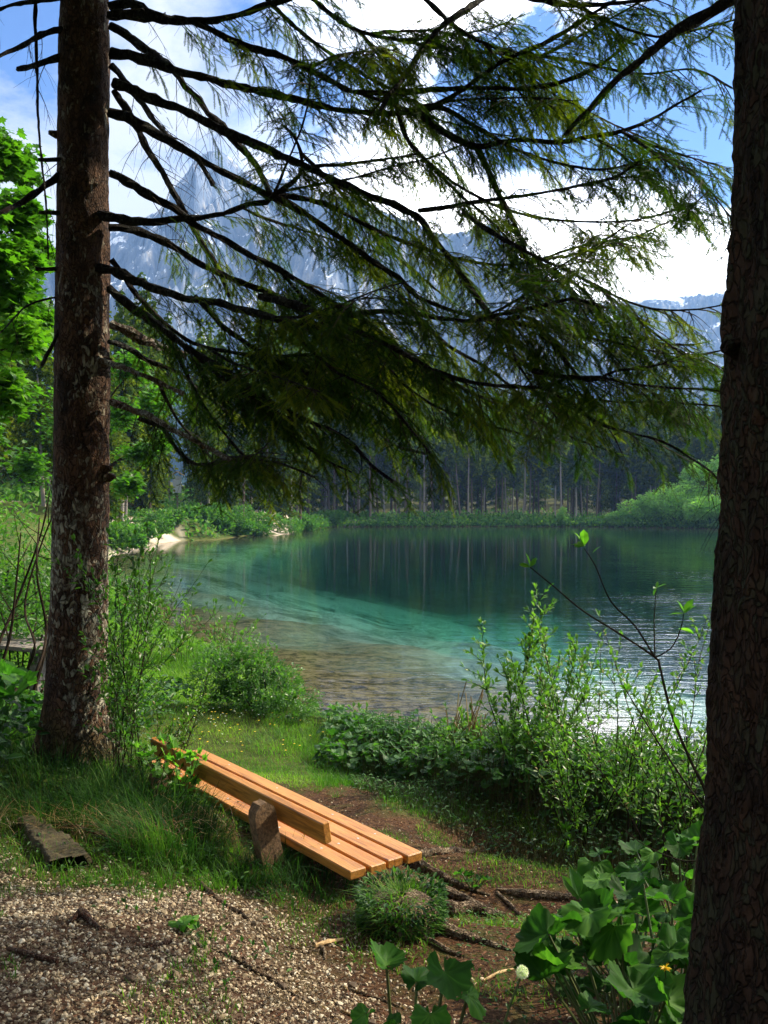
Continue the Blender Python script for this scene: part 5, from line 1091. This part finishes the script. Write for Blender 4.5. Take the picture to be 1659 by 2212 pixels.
tag(a.build('low_weeds', M['herb']), kind='stuff')

# ------------------------------------------------------------------ left maple and woods
def maple(base, boughs, label, n_leaf, size, mat='maple', name='maple_tree'):
    base = np.asarray(base); e = empty(name, base); tag(e, label, 'tree'); T = Acc(); lp, ld = [], []
    hgt = max(b[2] for b in boughs)
    tube(T, cat_rom([(0, 0, -.1), (.05, 0, hgt*.4), (0, .1, hgt*.95)], .2), np.linspace(.15, .05, len(cat_rom([(0, 0, -.1), (.05, 0, hgt*.4), (0, .1, hgt*.95)], .2))), 10, .06); T.build('trunk', M['bark_dark'], e); T = Acc()
    for b in boughs:
        c = np.array(b[:3], float); r = np.array(b[3:6], float); s0 = np.array([0, 0, max(.4, c[2]*.75)]); cc = cat_rom([s0, (s0+c)/2+[0, 0, .15], c], .15); tube(T, cc, np.linspace(.035, .012, len(cc)), 6, .1, cap=False)
        for q in range(26):
            t = c+nrm(rng.standard_normal(3))*r*random.uniform(.5, 1.05); m_ = (c+t)/2+[0, 0, .08]; tw = cat_rom([c, m_, t], .1); tube(T, tw, np.linspace(.008, .003, len(tw)), 3, 0, cap=False)
            k = int(n_leaf/len(boughs)/26); u = rng.random(k)**.6; i_ = np.minimum((u*(len(tw)-1)).astype(int), len(tw)-1); lp.append(tw[i_]+rng.standard_normal((k, 3))*r.mean()*.14); ld.append(rng.standard_normal((k, 3))*[1, 1, .3]+[0, 0, -.35])
    T.build('boughs', M['twig'], e); lp = np.vstack(lp); ld = nrm(np.vstack(ld)); n = len(lp); a = Acc(); a.inst(MAPLE[0], MAPLE[1], frames(ld, (0, 0, 1), (rng.random(n)-.5)*1.3)*rng.uniform(size*.6, size*1.1, n)[:, None, None], lp, np.clip(rng.random(n)*.5+(fbm(lp*1.1, 3, 4)-.25)*.9, 0, 1)); a.build('leaves', M[mat], e); return e
bx, by = (-330-CX)/F*10, 10; bz = Hs(bx, by)
def rel(px, py, d, b): q = P(px, py, d); return (q[0]-b[0], q[1]-b[1], q[2]-b[2])
B0 = (bx, by, bz)
maple(B0, [(*rel(px, py, d, B0), rx, ry, rz) for px, py, d, rx, ry, rz in [(-40, 330, 10, .55, .6, .35), (30, 360, 10.3, .32, .5, .28), (-60, 480, 9.8, .75, .6, .4), (40, 470, 10, .36, .5, .3), (30, 570, 9.7, .36, .5, .3), (-50, 620, 10, .7, .6, .4), (35, 660, 10, .36, .5, .3), (50, 740, 9.6, .34, .45, .28), (-40, 780, 10, .6, .6, .35), (10, 860, 9.8, .36, .5, .28), (-60, 930, 10, .5, .5, .3), (80, 560, 10.6, .25, .4, .3), (85, 700, 10.8, .25, .4, .25)]], 'bright green maple with lobed leaves at the left edge, behind the spruce trunk', 13000, .115)
b = np.array([(300-CX)/F*24, 24., 0]); b[2] = -1.8; b[0] = -7.5
maple(b, [(*rel(px, py, d, b), rx, ry, rz) for px, py, d, rx, ry, rz in [(290, 800, 23, .7, .7, .5), (330, 870, 24, .7, .7, .5), (260, 900, 23, .6, .6, .5), (300, 980, 24, .7, .7, .4), (350, 960, 24, .4, .4, .4), (270, 1050, 23, .6, .6, .4), (60, 1010, 24, .9, .6, .6), (150, 900, 25, 1.0, 1, .9)]], 'green broadleaf tree showing between the spruce trunk and the dark branches', 7000, .15, name='broadleaf_tree')

# ------------------------------------------------------------------ distant spruces
def far_spruce_model(h, seed, bare, radius, tuft, dead=True, lean=0):
    r_ = np.random.default_rng(seed); e = empty('spruce_tree'); T = Acc(); zz = np.linspace(-.5, h, 14); ax = np.column_stack([lean*(zz/h)**2+.05*np.sin(zz*.7+seed), .04*np.cos(zz*.5), zz])
    tube(T, ax, np.linspace(.0085*h, .01, 14), 8, .08, rnd=r_.random()*.9); T.build('trunk', M['trunk_far'], e)
    a = Acc(); b, d, s, rn = [], [], [], []; D = Acc(); z = bare*h*r_.uniform(.9, 1.1)
    while z < h*.995:
        q = (z-bare*h)/(h-bare*h); Lr = radius*(1-q)**.75*(.35+.65*min(1, q*4+.3))+.10; n = max(3, int(6*(.5+Lr/radius)))
        for k in range(n):
            an = r_.random()*6.283; l = Lr*r_.uniform(.6, 1.15); m = max(3, int(l/tuft*3.4)); dirr = np.array([math.cos(an), math.sin(an), 0]); x0 = np.interp(z, zz, ax[:, 0])
            for w in range(m):
                u = (w+r_.random())/m; p = np.array([x0, 0, z])+dirr*l*u+[0, 0, -.32*l*u*u+ .12*l*u]; b.append(p+r_.normal(0, tuft*.12, 3)); d.append(dirr*r_.uniform(.1, 1)+r_.normal(0, .5, 3)+[0, 0, -.55]); s.append(tuft*r_.uniform(.5, 1.1)); rn.append(.25+.55*r_.random()*(.4+u))
        z += r_.uniform(.16, .34)*(h/15)
    b, d, s = np.array(b), nrm(np.array(d)), np.array(s); a.inst(TUFT[0]*[.62, 1, 1], TUFT[1], frames(d, (0, 0, 1), r_.random(len(b))*3)*s[:, None, None], b, np.array(rn)); a.build('crown', M['fir_far'], e)
    if dead:
        for k in range(int(70*bare/.4)):
            zq = r_.uniform(.08, bare+.1)*h; an = r_.random()*6.283; l = r_.uniform(.3, 1.1); tube(D, [[0, 0, zq], [math.cos(an)*l*.5, math.sin(an)*l*.5, zq-.05*l], [math.cos(an)*l, math.sin(an)*l, zq-.3*l]], [.018, .012, .006], 3, 0, rnd=r_.random(), cap=False)
        if D.n: D.build('dead_twigs', M['twig'], e)
    return e
MODS = [far_spruce_model(15, s, b, rd, .42, True, ln) for s, b, rd, ln in ((1, .42, 1.5, 0), (2, .36, 1.7, .3), (3, .48, 1.3, -.25), (4, .30, 1.8, 0), (5, .52, 1.2, .15))]
FULL = [far_spruce_model(18, s, b, rd, .36, False, 0) for s, b, rd in ((11, .06, 2.6), (12, .10, 2.3), (13, .16, 2.4))]
used = set()
def place(model, x, y, sc, label, group, dz=0):
    if id(model) in used: t = copy_tree(model)
    else: used.add(id(model)); t = model
    t.location = (x, y, Hs(x, y)+dz); t.rotation_euler = (random.gauss(0, .022), random.gauss(0, .022), random.random()*6.283); t.scale = (sc*random.uniform(.9, 1.1),)*2+(sc,)
    return tag(t, label, 'tree', group)
def far_shore(px):
    d = np.linspace(30, 200, 900); x = (px-CX)/F*d; s = poly_sd(x, d, LK) < 0; k = np.where(s)[0]; return d[k[-1]] if len(k) else 60.0
for k in range(74):
    px = 640+k*14.3+random.gauss(0, 14); d = far_shore(px)+random.uniform(1.5, 16); h = random.uniform(.88, 1.12)*(1.3 if px < 980 else 1.0)
    if 1330 < px < 1600: d += 9
    place(MODS[k % 5], (px-CX)/F*d, d, h, 'slim spruce with a pale bare lower trunk in the front of the far shore wood', 'slim spruces along the far shore')
for k in range(78):
    px = 620+k*14+random.uniform(-8, 8); d = far_shore(px)+random.uniform(14, 48); h = random.uniform(1.0, 1.3)*(1.35 if px < 980 else 1.05)
    place(MODS[(k*2) % 5] if k % 3 else FULL[k % 3], (px-CX)/F*d, d, h*(.8 if k % 3 == 0 else 1), 'dark spruce deep in the wood across the lake', 'spruces deep in the wood across the lake')
LT = [(310, 76, 1.12, 'pointed spruce whose tip stands highest before the mountain, right of the big trunk'), (432, 84, 1.03, 'pointed spruce before the foot of the rocky peak, second tip right of the big trunk'), (262, 66, .86, 'full spruce close right of the big spruce trunk on the left bank')]
for k in range(46):
    px = 560+k*24+random.uniform(-9, 9); d = far_shore(px)+random.uniform(50, 72); place(FULL[k % 3], (px-CX)/F*d, d, random.uniform(.85, 1.1), 'dark full spruce closing off the wood across the lake', 'spruces closing off the wood across the lake', -1.5)
for k, (px, d, s, lab) in enumerate(LT): place(FULL[k % 3], (px-CX)/F*d, d, s, lab, 'spruces on the left bank')
for k in range(52):
    px = random.uniform(225, 700); d = max(58, far_shore(px)+random.uniform(5, 12+k*.6)); lim = np.interp(px, [225, 300, 360, 430, 520, 700], [620, 650, 690, 650, 660, 640]); h = min(24, ((HY-lim)/F*d+1.5)*random.uniform(.7, 1.05))
    if abs(px-385) < 48 and d < 92: continue
    m_ = FULL[k % 3] if k % 2 else MODS[k % 5]; place(m_, (px-CX)/F*d, d, h/(18 if k % 2 else 15), 'dark spruce in the wood on the left bank behind the sandy shore', 'spruces in the wood on the left bank')
for k in range(34):
    px = random.uniform(-260, 235); d = random.uniform(32, 75); lim = np.interp(px, [-260, 120, 235], [300, 640, 640]); h = ((HY-lim)/F*d+1)*random.uniform(.75, 1.05)
    place(FULL[k % 3] if k % 3 else MODS[k % 5], (px-CX)/F*d, d, h/17, 'dark spruce in the wood behind the maple at the left edge', 'spruces behind the maple')
# pale willows on the far right shore
WB = [(1345, 106, 1.8, 1.6, 'low pale willow bush at the left end of the far right group'), (1400, 107, 3.2, 3.4, 'round pale willow bush left of the tallest one on the far right shore'), (1462, 108, 4.0, 4.6, 'tallest and broadest pale green willow bush on the far right shore'), (1530, 106, 3.0, 3.4, 'pale willow bush right of the tallest one, nearest the dark trunk'), (1590, 104, 3, 3.2, 'pale willow bush half hidden by the dark trunk')]
for px, d, r, h, lab in WB:
    x = (px-CX)/F*d; y = far_shore(px)+r*.55; x = (px-CX)/F*y; h *= 1.02; B_ = [(random.uniform(-.6, .6)*r, random.uniform(-.4, .4)*r, h*random.uniform(.25, .68), r*.5, r*.45, h*.33) for q in range(9)]
    blob_bush('willow_bush', (x, y, Hs(x, y)), B_, 8000, (.12, .28), lab, 'bush_far', TUFT and (TUFT[0]*[.6, 1, 1], TUFT[1]), group='pale willow bushes on the far right shore')
for k, (px, h, lab) in enumerate([(1500, 7.5, 'pale leafy tree rising behind the tallest willow bush'), (1570, 9, 'tall pale leafy tree behind the willows beside the dark trunk'), (1215, 2.6, 'small yellow-green willow standing in front of the far shore trunks')]):
    y = far_shore(px)+(6 if h > 3 else .2); x = (px-CX)/F*y; r = h*.28; B_ = [(random.uniform(-.5, .5)*r, random.uniform(-.5, .5)*r, h*random.uniform(.25, .85), r*.6, r*.6, h*.16) for q in range(9)]
    blob_bush('leafy_tree', (x, y, Hs(x, y)), B_, 5200 if h > 3 else 1800, (.14, .30) if h > 3 else (.08, .18), lab, 'bush_far', (TUFT[0]*[.6, 1, 1], TUFT[1]), 'tree')
# bushes and plants of the left bank
k = 0
LB = [(255, 58, 1.1), (285, 64, 1.2), (330, 73, .9), (365, 74, 1.0), (400, 74, 1.0), (430, 75, 1.1), (465, 76, 1.2), (500, 78, 1.3), (535, 80, 1.3), (480, 84, 2.0), (540, 88, 2.2), (650, 96, 1.1), (600, 92, 1.8), (660, 101, 2.0), (700, 116, 1.6), (735, 117, .9), (790, 117, .9), (300, 71, 1.8), (245, 52, 1.6), (430, 82, 1.6)]
NB = ['beside the sandy beach', 'above the sandy beach', 'just below the far bench', 'right of the far bench', 'below the white notice board', 'at the water right of the sandy beach', 'midway between the two sandy slopes', 'overhanging the water left of the sandy path', 'touching the left side of the sandy path', 'behind the shore plants left of the sandy path', 'at the top left of the sandy path', 'at the water right of the sandy path', 'at the top of the sandy path', 'right of the sandy path top', 'left of the second small beach', 'between the small beach and the wood', 'where the dark wood meets the water', 'left of the far bench', 'against the right side of the spruce trunk on the beach', 'under the low dark spruce branches']
for (px, d, r), nb in zip(LB, NB):
    d = min(max(d, far_shore(px)+r*.6+.3), far_shore(px)+(5.2 if px < 420 and r < 1.5 else 3+r*1.5)) if px > 240 else d; x = (px-CX)/F*d; B_ = [(random.uniform(-1, 1)*r, random.uniform(-.3, .5)*r, r*random.uniform(.15, .6), r*.6, r*.5, r*.45) for q in range(6)]
    blob_bush('shore_bush', (x, d, Hs(x, d)), B_, 3600, (.10, .22), 'green leafy bush '+nb, 'bank_far' , (TUFT[0]*[.7, 1, 1], TUFT[1]), group='bushes along the left and far bank', stems=False)
a = Acc(); bb, dd_ = [], []
for px in np.arange(640, 1700, 1.1):
    d0_ = far_shore(px)
    for q in range(9): d = d0_+random.random()**1.5*3.5; x = (px-CX)/F*d; bb.append((x, d, max(Hs(x, d), WATER)+random.random()*.55)); dd_.append(nrm(rng.standard_normal(3)+[0, 0, .6]))
x = rng.uniform(-32, 60, 200000); y = rng.uniform(44, 165, 200000); l_ = poly_sd(x, y, LK); ok = (l_ > .3) & (l_ < 22) & in_view(x, y) & (rng.random(200000) < np.where(x < -5, .95, .16)); sk = x/y*F+CX
ok &= ~((y < 100) & (((sk > 225) & (sk < 400) & (l_ < 4)) | ((sk > 566-3.4*l_) & (sk < 640-5.5*l_) & (l_ < 14)))); x, y = x[ok], y[ok]; z = H(x, y)
bb += list(zip(x, y, z+rng.random(len(x))**2*.7)); dd_ += list(nrm(rng.standard_normal((len(x), 3))+[0, 0, .6]))
bb, dd_ = np.array(bb), np.array(dd_); a.inst(TUFT[0]*[.6, 1, 1], TUFT[1], frames(dd_)*rng.uniform(.14, .50, len(bb))[:, None, None], bb); tag(a.build('bank_plants', M['bank_far']), kind='stuff')
# white notice board with a small roof, and far benches
p = P(383, 1088, 80); g = Hs(p[0], p[1]); e = empty('notice_board', (p[0], p[1], g)); tag(e, 'white notice board on a post under a small gabled roof on the left bank', 'notice board')
zt_ = (HY-1022)/F*80-g; zb_ = (HY-1065)/F*80-g
a = Acc(); bm_box(a, -.06, .06, -.06, .06, -.2, zt_-.2, .01); a.build('post', M['grey_wood'], e)
a = Acc(); bm_box(a, -.36, .36, -.12, -.062, zb_, zt_-.25, .01); a.build('board', M['board_white'], e)
for s in (-1, 1):
    a = Acc(); a.add([(0, -.3, zt_+.1), (0, .3, zt_+.1), (s*.55, .3, zt_-.22), (s*.55, -.3, zt_-.22), (0, -.3, zt_+.16), (0, .3, zt_+.16), (s*.55, .3, zt_-.16), (s*.55, -.3, zt_-.16)], [(0, 1, 2, 3), (4, 7, 6, 5), (0, 3, 7, 4), (1, 5, 6, 2), (2, 6, 7, 3)]); a.build('roof_board', M['chip'], e)
far_bench(348, 1110, 74, 1.9, 'pale plank bench above the sandy beach on the left bank')
far_bench(735, 1110, 119, 2.4, 'grey bench by the dark wood above the small far beach')
e = None
p = G(282, 1160); a = Acc(); tube(a, [(0, 0, -.1), (0, 0, 1.1)], .05, 7, .05, rnd=.8); o = a.build('beach_post', M['trunk_far']); o.location = p; tag(o, 'thin pale post standing in the sand of the left beach', 'post')

# spruces standing outside the picture on the right: their crowns shade the foreground
for k, (x, y, s, lab) in enumerate([(7.6, 3.0, .80, 'spruce standing outside the picture to the right, shading the foreground')]):
    place(FULL[k], x, y, s, lab, None)

for k, (x, y) in enumerate([(-11, -2), (-7, -6), (-3.5, -5), (0.5, -7), (4, -5), (7.5, -8), (-15, 3), (-9, -11), (-2, -11), (5, -12)]):  # unseen trees added to block sky light from behind and deepen contrast
    place(FULL[k % 3], x, y, random.uniform(.85, 1.1), 'unseen spruce added behind the place the picture was taken from', 'unseen spruces behind the viewpoint')
